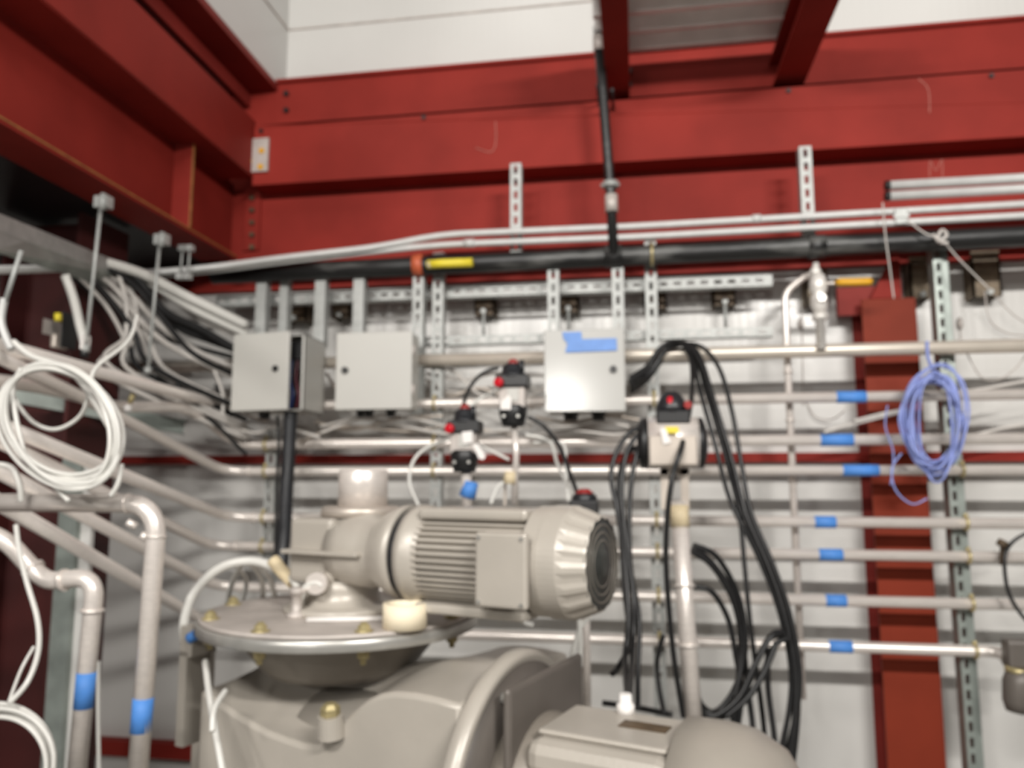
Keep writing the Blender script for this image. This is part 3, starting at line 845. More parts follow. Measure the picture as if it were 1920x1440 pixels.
CB = 0.0078
bl = [
    ([(1180, 715, 2.70), (1212, 690, 2.74), (1235, 655, 2.76), (1268, 640, 2.74), (1294, 668, 2.68), (1297, 740, 2.5), (1280, 830, 2.2), (1262, 890, 2.16), (1252, 960, 2.16), (1249, 1060, 2.18), (1262, 1220, 2.2), (1282, 1345, 2.2)], 'black cable looping over the thick pipe and passing in front of the large actuator'),
    ([(1182, 708, 2.72), (1215, 685, 2.76), (1245, 648, 2.76), (1285, 645, 2.72), (1318, 690, 2.66), (1345, 770, 2.6), (1372, 860, 2.56), (1398, 960, 2.52), (1436, 1050, 2.5), (1470, 1150, 2.48), (1492, 1270, 2.46), (1484, 1400, 2.44), (1468, 1500, 2.42)], 'black cable at the inner side of the long right hand hanging bundle'),
    ([(1182, 722, 2.72), (1218, 695, 2.76), (1255, 652, 2.78), (1310, 648, 2.74), (1348, 690, 2.68), (1372, 770, 2.62), (1390, 870, 2.58), (1408, 960, 2.55), (1450, 1060, 2.52), (1483, 1160, 2.5), (1500, 1280, 2.48), (1478, 1405, 2.46), (1460, 1500, 2.44)], 'outermost black cable of the long right hand hanging bundle'),
    ([(1186, 712, 2.71), (1220, 700, 2.76), (1250, 655, 2.77), (1300, 652, 2.72), (1330, 720, 2.66), (1362, 860, 2.6), (1386, 960, 2.56), (1396, 1060, 2.54), (1408, 1180, 2.52), (1432, 1360, 2.5), (1440, 1500, 2.48)], 'black cable dropping straight between the coil and the outer bundle'),
    ([(1186, 725, 2.73), (1216, 702, 2.77), (1260, 646, 2.78), (1293, 655, 2.73), (1312, 730, 2.64), (1340, 830, 2.58), (1370, 940, 2.56), (1420, 1040, 2.53), (1462, 1150, 2.5), (1484, 1270, 2.48), (1470, 1390, 2.46), (1452, 1500, 2.44)], 'black cable at the middle of the long right hand hanging bundle'),
]
bl += [
    ([(1184, 730, 2.74), (1216, 706, 2.78), (1262, 642, 2.80), (1300, 660, 2.74), (1326, 740, 2.66), (1356, 840, 2.6), (1384, 940, 2.57), (1430, 1050, 2.54), (1474, 1160, 2.51), (1496, 1290, 2.49), (1490, 1408, 2.47), (1472, 1500, 2.45)], 'black cable just inside the outermost one of the long right hand hanging bundle'),
    ([(1184, 735, 2.75), (1218, 708, 2.79), (1266, 644, 2.81), (1305, 662, 2.75), (1336, 750, 2.67), (1376, 890, 2.6), (1404, 970, 2.57), (1444, 1060, 2.55), (1476, 1170, 2.52), (1488, 1280, 2.50), (1466, 1400, 2.48), (1450, 1500, 2.46)], 'rearmost black cable of the long right hand hanging bundle'),
]
for pts, lab in bl:
    cable('black_cable', pts, CB, BLACK, lab, group='black cables over the thick pipe')
# coil hanging on the upright pipe
bl = [
    ([(1298, 1028, 2.36), (1330, 1050, 2.38), (1372, 1110, 2.42), (1388, 1190, 2.42), (1384, 1280, 2.40), (1376, 1370, 2.38), (1372, 1480, 2.36)], 'outer black cable of the coil beside the taped upright pipe'),
    ([(1300, 1022, 2.38), (1345, 1045, 2.40), (1385, 1120, 2.44), (1398, 1210, 2.44), (1378, 1290, 2.42), (1340, 1335, 2.40), (1308, 1310, 2.38), (1300, 1260, 2.38)], 'black coil cable that curls round under the pipe tape side'),
    ([(1302, 1100, 2.40), (1335, 1110, 2.41), (1365, 1160, 2.43), (1380, 1230, 2.43), (1390, 1300, 2.42), (1382, 1380, 2.40), (1380, 1480, 2.38)], 'shorter black coil cable starting midway on the upright pipe'),
    ([(1306, 1300, 2.36), (1325, 1335, 2.36), (1370, 1325, 2.38), (1410, 1260, 2.40), (1440, 1200, 2.42), (1475, 1190, 2.44)], 'upper black cable of the crossing loop at lower right'),
    ([(1304, 1320, 2.35), (1335, 1350, 2.35), (1390, 1320, 2.37), (1425, 1275, 2.39), (1452, 1212, 2.41), (1480, 1196, 2.43)], 'lower black cable of the crossing loop at lower right'),
    ([(1306, 1330, 2.34), (1350, 1338, 2.34), (1395, 1300, 2.36), (1420, 1235, 2.38), (1448, 1190, 2.40), (1468, 1186, 2.42)], 'middle black cable of the crossing loop at lower right'),
    ([(1396, 1230, 2.44), (1402, 1290, 2.44), (1412, 1370, 2.42), (1416, 1480, 2.40)], 'short straight black cable ending on the lower motor'),
    ([(1440, 1215, 2.46), (1440, 1290, 2.46), (1452, 1385, 2.44), (1456, 1480, 2.42)], 'straight black cable between the crossing loop and the outer bundle'),
]
bl += [
    ([(1306, 1312, 2.33), (1330, 1344, 2.33), (1382, 1312, 2.35), (1414, 1250, 2.37), (1444, 1196, 2.39), (1462, 1188, 2.41)], 'foremost black cable of the crossing loop at lower right'),
    ([(1296, 1034, 2.35), (1336, 1062, 2.37), (1376, 1130, 2.40), (1392, 1220, 2.41), (1380, 1300, 2.39), (1372, 1380, 2.37)], 'foremost long black cable of the coil beside the taped upright pipe'),
    ([(1360, 1345, 2.33), (1400, 1310, 2.34), (1432, 1262, 2.36), (1456, 1205, 2.38)], 'short rightmost black cable of the crossing loop at lower right'),
]
for pts, lab in bl:
    cable('black_cable', pts, CB * 1.1, BLACK, lab, group='black cable coil')
bl = [
    ([(1212, 800, 2.26), (1185, 808, 2.24), (1160, 840, 2.22), (1146, 890, 2.2), (1158, 960, 2.18), (1172, 1050, 2.12), (1178, 1160, 2.06), (1172, 1240, 2.0), (1178, 1320, 1.72)], 'outermost black cable arching left from the large actuator'),
    ([(1212, 812, 2.26), (1190, 822, 2.25), (1172, 860, 2.23), (1166, 930, 2.2), (1176, 1030, 2.15), (1188, 1120, 2.1), (1186, 1220, 2.04), (1180, 1315, 1.74)], 'second black cable arching left from the large actuator'),
    ([(1212, 826, 2.27), (1198, 840, 2.26), (1186, 890, 2.24), (1180, 960, 2.22), (1182, 1060, 2.18), (1198, 1160, 2.12), (1196, 1260, 2.06), (1196, 1330, 2.0)], 'third black cable arching left from the large actuator'),
    ([(1210, 840, 2.28), (1180, 846, 2.28), (1160, 900, 2.27), (1164, 990, 2.24), (1170, 1100, 2.18), (1180, 1200, 2.1), (1160, 1250, 2.05), (1146, 1265, 2.05)], 'black cable with a loose end sticking out left above the lower motor'),
    ([(1244, 1190, 2.3), (1232, 1240, 2.3), (1236, 1290, 2.28), (1246, 1340, 2.24)], 'short bowed black cable left of the taped upright pipe'),
]
for pts, lab in bl:
    cable('black_cable', pts, CB * 0.95, BLACK, lab, group='black cables left of the large actuator')
cable('black_cable', [(1130, 1318, 2.3), (1190, 1326, 2.28), (1260, 1340, 2.24)], 0.008, BLACK, 'black cable lying level behind the lower motor')
# corrugated conduit below the open box
pts = PP([(545, 772, 2.64), (542, 840, 2.64), (537, 920, 2.63), (533, 1000, 2.62), (527, 1062, 2.6)])
sp = spline(pts, 24)
single('corrugated_hose', MB().tube(sp, 0.025, 12, rmod=lambda i: 1 + 0.06 * (1 if i % 2 else -1)), CORR, 'ribbed black hose dropping from the open control box', 'hose')
cable('black_cable', [(520, 780, 2.68), (523, 830, 2.68), (519, 920, 2.68), (516, 1050, 2.66)], 0.006, BLACK, 'thin black cable hanging left of the ribbed black hose')
cable('black_cable', [(868, 762, 2.34), (880, 728, 2.4), (905, 700, 2.45), (935, 690, 2.45)], 0.006, BLACK, 'thin black cable linking the two red capped actuators')
cable('black_cable', [(990, 782, 2.36), (1020, 800, 2.36), (1050, 840, 2.32), (1075, 905, 2.25), (1086, 935, 2.2)], 0.0065, BLACK, 'thin black cable from the highest actuator to the one over the fan cover')

# ------------------------------------------------------------------ disc flange, upper gear motor
MYC = 1.80
base = P(640, 1168, MYC)
base.z = 1.6 - 0.306
RZ = math.radians(-19)
ux, uy = Vector((math.cos(RZ), math.sin(RZ), 0)), Vector((-math.sin(RZ), math.cos(RZ), 0))


def mw(x, y, z, b=base):
    return b + ux * x + uy * y + Vector((0, 0, z))


def wl(p):
    d = p - base
    return Vector((d.dot(ux), d.dot(uy), d.z))


# mixer vessel with disc flange
t = thing('gearbox_housing', 'big grey cast gearbox housing below the round disc flange', 'gearbox', (base.x, base.y, 0.0), RZ)
zb0 = base.z
L = True
H = lambda z: zb0 + z      # local z above the floor
edge = [(-0.19, -0.152), (-0.173, -0.158), (-0.12, -0.176), (-0.065, -0.193), (0.012, -0.211), (0.06, -0.217), (0.11, -0.221), (0.15, -0.217), (0.183, -0.194), (0.206, -0.170), (0.228, -0.148),
        (0.25, -0.130), (0.273, -0.114), (0.30, -0.101), (0.336, -0.093), (0.38, -0.090), (0.43, -0.092), (0.482, -0.097)]
NS = 10
vs, fs = [], []
for (ex, ez) in edge:
    k_ = max(0.0, min(1.0, (ex - 0.12) / 0.2))
    zc = -0.118 * (1 - k_) - 0.078 * k_
    row = [(ex, -0.235, H(-0.95)), (ex, -0.24, H(-0.5))]
    for m_ in range(2 * NS + 1):
        yy = -0.24 + 0.48 * m_ / (2 * NS)
        sN = 1 - abs(yy) / 0.24
        row.append((ex, yy, H(ez + (zc - ez) * sN ** 1.9)))
    row += [(ex, 0.24, H(-0.5)), (ex, 0.235, H(-0.95))]
    vs += row
nr = 2 * NS + 5
for a_ in range(len(edge) - 1):
    for c_ in range(nr - 1):
        fs.append((a_ * nr + c_, a_ * nr + c_ + 1, (a_ + 1) * nr + c_ + 1, (a_ + 1) * nr + c_))
fs.append(tuple(range(nr)))
fs.append(tuple((len(edge) - 1) * nr + c_ for c_ in reversed(range(nr))))
bd = build('body', MB().add(vs, fs, True), PAINT, t, 0.009, local=True)
for p_ in bd.data.polygons:
    p_.use_smooth = True
bd.data.set_sharp_from_angle(angle=math.radians(40))
build('pedestal', MB().lathe([(0.22, 0), (0.22, 0.36)], (0.03, 0, 0), (0, 0, 1), 40), PAINTD, t, local=True)
build('bracket', MB().box((-0.31, -0.20, H(-0.10)), (-0.27, -0.13, H(-0.032))).box((-0.31, -0.20, H(-0.30)), (-0.285, -0.13, H(-0.09))), PAINT, t, local=True)
build('collar', MB().lathe([(0.16, H(-0.135)), (0.185, H(-0.115)), (0.245, H(-0.04)), (0.25, H(-0.034))], (0, 0, 0), (0, 0, 1), 48), PAINTD, t, local=True)
# barrel to the lower motor
ZA = -0.31
build('barrel', MB().lathe([(0.150, 0.0), (0.160, 0.30), (0.178, 0.38), (0.195, 0.43), (0.215, 0.47)], (0.02, -0.06, H(ZA)), (1, 0, 0), 48), PAINT, t, local=True)
build('flange', MB().lathe([(0.272, 0), (0.276, 0.004), (0.276, 0.032), (0.262, 0.036), (0.255, 0.03)], (0.485, -0.06, H(ZA)), (1, 0, 0), 64), PAINT, t, local=True)
build('flange_face', MB().lathe([(0.254, 0), (0.254, 0.004), (0.15, 0.005)], (0.513, -0.06, H(ZA)), (1, 0, 0), 64), DARKMETAL_SHADE, t, local=True)  # shade on this face painted in with darker metal
for k in range(8):
    a = PI / 8 + k * PI / 4
    q = Vector((0.515, -0.06 + 0.225 * math.sin(a), H(ZA) + 0.225 * math.cos(a)))
    build('bolt', MB().cyl(q, q + Vector((0.02, 0, 0)), 0.012, 6), ALU, t, local=True)
build('plug', MB().lathe([(0.019, 0.012), (0.019, 0.026), (0.012, 0.034)], wl(P(620, 1352, 1.50)) + Vector((0, 0, zb0)), (0, -0.1, 1), 6, smooth=False), ZINC, t, local=True, label='brass plug')

build('boss', MB().lathe([(0.027, -0.03), (0.025, 0.011)], wl(P(620, 1352, 1.50)) + Vector((0, 0, zb0)), (0, -0.1, 1), 20, smooth=False), PAINT, t, local=True)
# disc
t = thing('disc_flange', 'round metal disc flange with bolts, holding the gear motor and the tape roll', 'flange', (base.x, base.y, base.z - 0.034), RZ)
R0 = 0.324
build('plate', MB().lathe([(R0 - 0.002, 0), (R0, 0.002), (R0, 0.022), (R0 - 0.003, 0.025)], (0, 0, 0), (0, 0, 1), 72), ALU, t, local=True)
build('cover', MB().lathe([(R0 - 0.006, 0.0255), (R0 - 0.006, 0.033), (R0 - 0.012, 0.034)], (0, 0, 0), (0, 0, 1), 72), DUST, t, local=True, label='dusty upper cover plate')
for k in range(8):
    a = math.radians(-60 + 19 + 47 * k if k < 6 else -60 + 19 - 42 * (k - 5))
    q = Vector((0.293 * math.cos(a), 0.293 * math.sin(a), 0.034))
    b = build('bolt', MB().lathe([(0.019, 0), (0.019, 0.003), (0.0125, 0.004), (0.0125, 0.013), (0.008, 0.014), (0.007, 0.019)], q, (0, 0, 1), 12), ZINC, t, local=True)
    b2 = build('nut', MB().lathe([(0.02, 0), (0.02, 0.003), (0.013, 0.004), (0.012, 0.018), (0.007, 0.019), (0.006, 0.03)], Vector((q.x, q.y, -0.0005)), (0, 0, -1), 12), ZINC, t, local=True)

# upper gear motor
AZ = 0.143
t = thing('gear_motor', 'grey gear motor lying on the round disc flange', 'gear motor', base, RZ)
build('neck', MB().lathe([(0.135, 0), (0.135, 0.012), (0.125, 0.016), (0.094, 0.018), (0.088, 0.05), (0.092, 0.075)], (0, 0, 0), (0, 0, 1), 40), PAINT, t, local=True)
g = MB().box((-0.085, -0.095, 0.070), (0.045, 0.10, AZ + 0.075))
build('gear_case', g, PAINT, t, 0.012, local=True)
pf = [(0.080, 0.03), (0.082, 0.07), (0.084, 0.12), (0.076, 0.145), (0.084, 0.16), (0.096, 0.185), (0.104, 0.205), (0.105, 0.228)]
build('bell_housing', MB().lathe(pf, (0.0, -0.03, AZ + 0.002), (1, 0, 0), 40), PAINT, t, local=True)
build('rib', MB().box((-0.082, -0.125, AZ - 0.006), (0.14, -0.085, AZ + 0.004)), PAINT, t, 0.003, local=True)
build('top_cover', MB().lathe([(0.095, 0), (0.095, 0.018), (0.088, 0.024)], (0.035, 0.02, AZ + 0.076), (0, 0, 1), 36), STEELD, t, local=True)
build('shaft_cover', MB().lathe([(0.060, 0), (0.060, 0.085), (0.057, 0.089)], (0.032, 0.03, AZ + 0.098), (0, 0, 1), 36), STEEL, t, local=True, label='shiny steel shaft cover')
build('seal_ring', MB().lathe([(0.100, 0), (0.100, 0.018)], (0.228, -0.03, AZ), (1, 0, 0), 40), CORR, t, local=True, label='black ring')
build('end_shield', MB().lathe([(0.108, 0), (0.108, 0.016), (0.10, 0.035), (0.093, 0.05)], (0.246, -0.03, AZ), (1, 0, 0), 40), PAINT, t, local=True)
N = 44
star = []
for k in range(N):
    a0 = 2 * PI * k / N
    for da, r in ((0.0, 0.098), (0.35, 0.098), (0.4, 0.086), (0.95, 0.086)):
        a = a0 + da * 2 * PI / N
        star.append((r * math.cos(a), r * math.sin(a)))
build('stator', MB().prism(star, (0.285, -0.03, AZ), (0, 1, 0), (0, 0, 1), (1, 0, 0), 0.26), PAINT, t, local=True)
build('top_plate', MB().box((0.285, -0.10, AZ + 0.080), (0.545, 0.04, AZ + 0.104)), PAINT, t, 0.008, local=True)
build('bottom_plate', MB().box((0.285, -0.11, AZ - 0.112), (0.545, 0.04, AZ - 0.092)), PAINT, t, 0.006, local=True)
tb = build('terminal_box', MB().box((0.452, -0.142, AZ - 0.078), (0.543, -0.07, AZ + 0.060)), PAINT, t, 0.008, local=True)
build('terminal_lid', MB().box((0.462, -0.160, AZ - 0.080), (0.575, -0.143, AZ + 0.062)), PAINT, tb, 0.006, local=True)
for sx in (0.472, 0.565):
    for sz in (-0.070, 0.052):
        build('screw', MB().cyl((sx, -0.160, AZ + sz), (sx, -0.163, AZ + sz), 0.004, 8), ALU, tb, local=True)
SEG = 64


def cowlmod(j, k):
    if j in (5, 6, 7):
        return 1.0 if (k % 4) in (0, 1) else 0.965
    return 1.0


cw = build('fan_cover', MB().lathe([(0.105, 0), (0.110, 0.004), (0.110, 0.035), (0.112, 0.037), (0.112, 0.078), (0.108, 0.092), (0.093, 0.128), (0.090, 0.133)], (0.545, -0.03, AZ), (1, 0, 0), SEG, mod=cowlmod, smooth=False, cap1=False), PAINT, t, local=True)
gr = build('grille', MB().lathe([(0.090, 0), (0.086, 0.002), (0.03, 0.004), (0.028, 0.008), (0.012, 0.009)], (0.674, -0.03, AZ), (1, 0, 0), 40), DARKBOX, cw, local=True, label='dark fan grille')
for r in (0.045, 0.06, 0.075):
    build('grille_ring', MB().tube([(0.677, -0.03 + r * math.sin(2 * PI * k / 36), AZ + r * math.cos(2 * PI * k / 36)) for k in range(36)], 0.0014, 6, closed=True), PAINTD, cw, local=True)

# lower motor
t = thing('electric_motor', 'large grey electric motor in the lower right foreground on the wide flange', 'motor', (base.x, base.y, base.z), RZ)
AY = -0.06
build('adapter_plate', MB().box((0.545, AY - 0.14, ZA - 0.14), (0.562, AY + 0.20, ZA + 0.24)), DARKMETAL_SHADE, t, 0.01, local=True)
build('end_shield', MB().lathe([(0.165, 0.516), (0.165, 0.57), (0.15, 0.60)], (0, AY, ZA), (1, 0, 0), 40), PAINTD, t, local=True)
star = []
for k in range(N):
    a0 = 2 * PI * k / N
    for da, r in ((0.0, 0.155), (0.35, 0.155), (0.4, 0.138), (0.95, 0.138)):
        a = a0 + da * 2 * PI / N
        star.append((r * math.cos(a), r * math.sin(a)))
build('stator', MB().prism(star, (0.59, AY, ZA), (0, 1, 0), (0, 0, 1), (1, 0, 0), 0.26), PAINT, t, local=True)
tb = build('terminal_box', MB().box((0.585, AY - 0.13, ZA + 0.09), (0.845, AY + 0.10, ZA + 0.155)), PAINT, t, 0.022, local=True)
build('terminal_lid', MB().box((0.595, AY - 0.095, ZA + 0.1555), (0.835, AY + 0.08, ZA + 0.166)), PAINT, tb, 0.008, local=True)
build('nameplate', MB().box((0.72, AY - 0.015, ZA + 0.1665), (0.81, AY + 0.025, ZA + 0.168)), BROWN, tb, local=True, label='worn brown plate')
build('lug', MB().box((0.57, AY - 0.20, ZA + 0.03), (0.62, AY - 0.125, ZA + 0.09)), PAINT, t, 0.008, local=True)
build('fan_cover', MB().lathe([(0.182, 0), (0.192, 0.006), (0.192, 0.075), (0.186, 0.12), (0.160, 0.17), (0.12, 0.198), (0.06, 0.208)], (0.835, AY, ZA), (1, 0, 0), 48), COWLSHADE, t, local=True)  # shading of the cover is in its darker paint
q = Vector((0.705, AY + 0.07, ZA + 0.166))
build('cable_gland', MB().lathe([(0.018, 0), (0.018, 0.016), (0.013, 0.02), (0.012, 0.036)], q, (0, 0, 1), 10), PAPER, t, local=True, label='white cable gland')

# tape roll, folded paper and small valve on the disc
c = P(760, 1166, 1.60)
c.z = base.z + 0.0005
ro, ri, hh = 0.046, 0.036, 0.05
c = P(759, 1168, 1.60); c.z = base.z + 0.0005
single('tape_roll', MB().lathe([(ri, 0), (ro, 0), (ro, hh), (ri, hh), (ri, 0)], c, (0, 0, 1), 40, cap0=False, cap1=False), TAPE, 'cream masking tape roll standing on the round disc flange', 'tape roll')
a, b = P(575, 1174, 1.62), P(716, 1160, 1.66)
a.z = b.z = base.z + 0.006
single('flat_bar', MB().tube([a, b], 0.0055, 8), PAPER, 'thin white rod lying on the disc flange beside the tape roll', 'rod')
c = P(556, 1150, 1.68); c.z = base.z
t = thing('bleed_valve', 'small steel bleed fitting standing on the disc flange where the white tubes end', 'fitting', c)
build('base', MB().lathe([(0.022, 0), (0.022, 0.008), (0.012, 0.012), (0.012, 0.05), (0.017, 0.052), (0.017, 0.065)], c, (0, 0, 1), 12), DUST, t)
build('gauge', MB().cyl(c + Vector((0.045, -0.005, 0.075)), c + Vector((0.045, 0.02, 0.075)), 0.024, 18), STEEL, t)
build('arm', MB().tube([c + Vector((0, 0, 0.055)), c + Vector((0.025, 0, 0.065)), c + Vector((0.045, 0.005, 0.07))], 0.007, 8), STEEL, t)

# ------------------------------------------------------------------ white tubes by the disc flange
def hose(pts, r, lab, group=None, m_=HOSE, name='white_tube', cat='tube'):
    return single(name, MB().tube(spline(PP(pts), 9), r, 9), m_, lab, cat, group)


hose([(352, 1235, 1.74), (345, 1170, 1.74), (366, 1108, 1.76), (415, 1064, 1.78), (470, 1052, 1.8), (515, 1064, 1.8), (546, 1084, 1.78)], 0.0115, 'thickest pale hose arching over the left rim of the disc flange', 'pale hoses by the disc', name='pale_hose', cat='hose')
G = 'white tubes behind the disc'
hose([(455, 1056, 1.83), (438, 1085, 1.9), (424, 1135, 1.98)], 0.007, 'white tube dropping left from the top of the pale hose arch', G)
hose([(470, 1056, 1.84), (490, 1085, 1.9), (493, 1130, 1.97)], 0.007, 'white tube dropping straight from the pale hose arch', G)
hose([(485, 1058, 1.84), (506, 1085, 1.9), (517, 1125, 1.97)], 0.007, 'white tube dropping right from the pale hose arch', G)
hose([(440, 1058, 1.84), (462, 1090, 1.92), (452, 1135, 2.0)], 0.006, 'thin white tube in the middle under the pale hose arch', G)
hose([(540, 1078, 1.78), (556, 1100, 1.74), (562, 1132, 1.70)], 0.008, 'white tube ending on the small bleed fitting', G)
hose([(562, 1130, 1.69), (572, 1102, 1.68), (592, 1092, 1.68), (604, 1098, 1.68)], 0.007, 'small white tube loop right of the bleed fitting', G)
hose([(510, 1050, 1.86), (528, 1066, 1.86), (560, 1096, 1.86), (600, 1110, 1.9)], 0.005, 'thin white tube running right behind the tan tape wrap', G)
p = PP([(512, 1050, 1.80), (530, 1072, 1.79), (550, 1092, 1.77)])
single('tape_wrap', MB().tube(spline(p, 6), 0.016, 12), TAN, 'tan tape wrapped round the pale hose beside the gear motor', 'tape')
single('blue_plug', MB().cyl(P(354, 1198, 1.70), P(368, 1190, 1.70), 0.012, 12), BLUE, 'small blue plug at the left rim of the disc flange', 'plug')
hose([(385, 1240, 1.62), (392, 1300, 1.55), (404, 1370, 1.5), (420, 1460, 1.46)], 0.007, 'white tube running down the left side of the gearbox housing', G)
hose([(423, 1295, 1.52), (402, 1330, 1.47), (398, 1372, 1.45)], 0.006, 'short curved white tube on the left shoulder of the gearbox housing', G)
t = thing('support_post', 'narrow grey post left of the gearbox housing', 'post', P(372, 1440, 1.85))
a = P(366, 1235, 1.85); b = P(384, 1235, 1.85)
build('post', MB().box((a.x, 1.85, 0), (b.x, 1.89, a.z)), PAINT, t, 0.004)
build('head_plate', MB().box((a.x - 0.005, 1.80, a.z - 0.07), (b.x + 0.03, 1.85, a.z + 0.03)), PAINT, t, 0.004)
G = 'white tubes at the actuators'
hose([(786, 950, 2.3), (768, 905, 2.32), (775, 865, 2.34), (800, 840, 2.36), (845, 822, 2.36)], 0.0055, 'white tube arching left from the lower left actuator', G)
hose([(985, 815, 2.38), (1030, 828, 2.38), (1045, 870, 2.36), (1062, 905, 2.3), (1080, 935, 2.25)], 0.0055, 'white tube curving from the highest actuator to the fan cover', G)
hose([(1000, 830, 2.4), (1055, 832, 2.4), (1060, 880, 2.38), (1066, 940, 2.36)], 0.005, 'white tube hanging right of the taped stem', G)
hose([(880, 762, 2.36), (905, 745, 2.38), (925, 735, 2.38), (945, 720, 2.4)], 0.0055, 'grey white tube between the two red capped actuators', G)
hose([(890, 830, 2.36), (930, 850, 2.38), (955, 862, 2.38)], 0.005, 'short tube from the lower left actuator to the taped stem', G)
hose([(920, 945, 2.3), (932, 915, 2.32), (944, 905, 2.33)], 0.0055, 'short white tube left of the tan taped stem', G)
hose([(1108, 1155, 2.0), (1088, 1178, 2.0), (1076, 1215, 2.0), (1070, 1240, 2.0)], 0.006, 'white tube hanging under the upper motor fan cover', G)
hose([(1085, 1150, 2.0), (1088, 1200, 2.0), (1088, 1250, 2.0)], 0.007, 'upright white tube under the upper motor fan cover', G)
hose([(968, 1150, 2.1), (985, 1168, 2.1), (1000, 1172, 2.1)], 0.007, 'short bent white tube under the upper motor', G)

# small tubing behind and below the boxes
G = 'small tubing behind the boxes'
tubs = [
    ([(600, 800, 2.76), (680, 785, 2.76), (760, 800, 2.76), (860, 815, 2.76), (1000, 800, 2.76)], 'grey tubing sagging below the middle box'),
    ([(560, 830, 2.78), (640, 800, 2.78), (760, 808, 2.78), (850, 800, 2.78), (960, 815, 2.78)], 'grey tubing crossing below the middle box gland'),
    ([(800, 700, 2.9), (870, 712, 2.9), (930, 700, 2.9), (1030, 705, 2.9)], 'grey tubing left of the bright box at mid height'),
    ([(800, 725, 2.92), (860, 735, 2.92), (940, 722, 2.92), (1030, 735, 2.92)], 'grey tubing left of the bright box below its lock height'),
    ([(990, 790, 2.7), (1050, 800, 2.7), (1120, 790, 2.7), (1180, 800, 2.7)], 'grey tubing under the bright box'),
    ([(1000, 815, 2.74), (1080, 808, 2.74), (1150, 815, 2.74), (1210, 805, 2.74)], 'lower grey tubing under the bright box'),
    ([(440, 800, 2.72), (480, 812, 2.72), (520, 800, 2.72), (600, 820, 2.72)], 'grey tubing under the open box'),
    ([(1600, 790, 2.76), (1660, 775, 2.76), (1700, 768, 2.76)], 'pale tubing rising from the third pipe to the blue coil'),
    ([(1800, 735, 2.84), (1850, 728, 2.84), (1935, 712, 2.84)], 'pale tubing right of the blue coil on the second pipe'),
    ([(1800, 728, 2.85), (1860, 740, 2.85), (1935, 738, 2.85)], 'lower pale tubing right of the blue coil'),
    ([(1830, 815, 2.84), (1880, 803, 2.84), (1935, 795, 2.84)], 'pale tubing above the third pipe near the right edge'),
    ([(1545, 810, 2.78), (1600, 795, 2.77), (1690, 772, 2.76)], 'second pale tubing rising to the blue coil'),
]
tubs += [
    ([(612, 700, 2.9), (640, 735, 2.88), (690, 720, 2.9), (780, 730, 2.9)], 'grey tubing behind the middle box'),
    ([(800, 688, 2.88), (850, 696, 2.86), (905, 742, 2.86), (985, 745, 2.88), (1030, 720, 2.88)], 'wavy grey tubing between the middle box and the highest actuator'),
    ([(800, 712, 2.93), (845, 742, 2.9), (900, 728, 2.9), (1000, 765, 2.9)], 'grey tubing crossing behind the lower left actuator'),
    ([(600, 812, 2.74), (700, 780, 2.74), (800, 790, 2.74), (850, 806, 2.74)], 'grey tubing passing just under the middle box glands'),
    ([(590, 790, 2.8), (660, 806, 2.8), (740, 786, 2.8), (830, 780, 2.8)], 'grey tubing highest of those under the middle box'),
    ([(1005, 782, 2.76), (1070, 792, 2.78), (1140, 780, 2.78), (1215, 790, 2.78)], 'grey tubing highest of those under the bright box'),
    ([(405, 705, 2.82), (420, 745, 2.82), (445, 770, 2.82), (500, 790, 2.8)], 'grey tubing running down left of the open box'),
]
for pts, lab in tubs:
    hose(pts, 0.006, lab, G, STEELD if 'grey tubing' in lab and len(lab) % 2 else GCABLE, 'small_tubing')
G = 'thin dark wires'
for pts, lab in (([(1503, 590, 3.097), (1505, 680, 3.097), (1506, 760, 3.097)], 'thin dark wire hanging left of the white valve stack'), ([(1800, 600, 3.096), (1802, 660, 3.096)], 'short thin dark wire right of the green-grey strut'),
                 ([(1812, 660, 2.86), (1838, 705, 2.86), (1870, 712, 2.86), (1905, 690, 2.86), (1935, 650, 2.86)], 'drooping thin wire below the thick pipe near the right edge'), ([(1846, 545, 2.98), (1856, 600, 2.98), (1890, 625, 2.98), (1935, 630, 2.98)], 'thin wire curving from the tallest brown bracket'),
                 ([(1512, 755, 3.098), (1530, 782, 3.08), (1560, 786, 3.06), (1584, 770, 2.98)], 'thin wire drooping left of the uppermost blue tape'), ([(1866, 555, 2.98), (1900, 590, 2.98), (1935, 612, 2.98)], 'upper thin wire from the tallest brown bracket')):
    single('thin_wire', MB().tube(spline(PP(pts)), 0.0024, 6), DUST, lab, 'wire', G)
for px, py, lab in ((1502, 605, 'small dark weight on the wire left of the white valve stack'), (1801, 605, 'small dark weight on the wire right of the green-grey strut')):
    single('wire_weight', MB().lathe([(0.004, 0), (0.010, 0.01), (0.010, 0.03), (0.004, 0.045)], P(px, py + 12, 3.09), (0, 0, 1), 10), DUST, lab, 'weight')
G = 'pale cords at upper right'
single('pale_string', MB().tube(spline(PP([(1655, 380, 2.7), (1660, 440, 2.72), (1668, 500, 2.74), (1676, 560, 2.75)])), 0.0026, 6), GCABLE, 'pale cord hanging from the capped conduits', 'cord', G)
single('pale_string', MB().tube(spline(PP([(1700, 412, 2.72), (1735, 438, 2.72), (1764, 448, 2.72), (1800, 488, 2.74), (1858, 545, 2.76)])), 0.0028, 6), GCABLE, 'pale cord slanting past the top of the green-grey strut', 'cord', G)
single('cord_knot', MB().tube(spline(PP([(1750, 440, 2.72), (1762, 452, 2.70), (1775, 440, 2.70), (1765, 432, 2.72), (1758, 452, 2.71), (1778, 456, 2.70)])), 0.0055, 8), GCABLE, 'pale knotted tie at the top of the green-grey strut', 'tie')

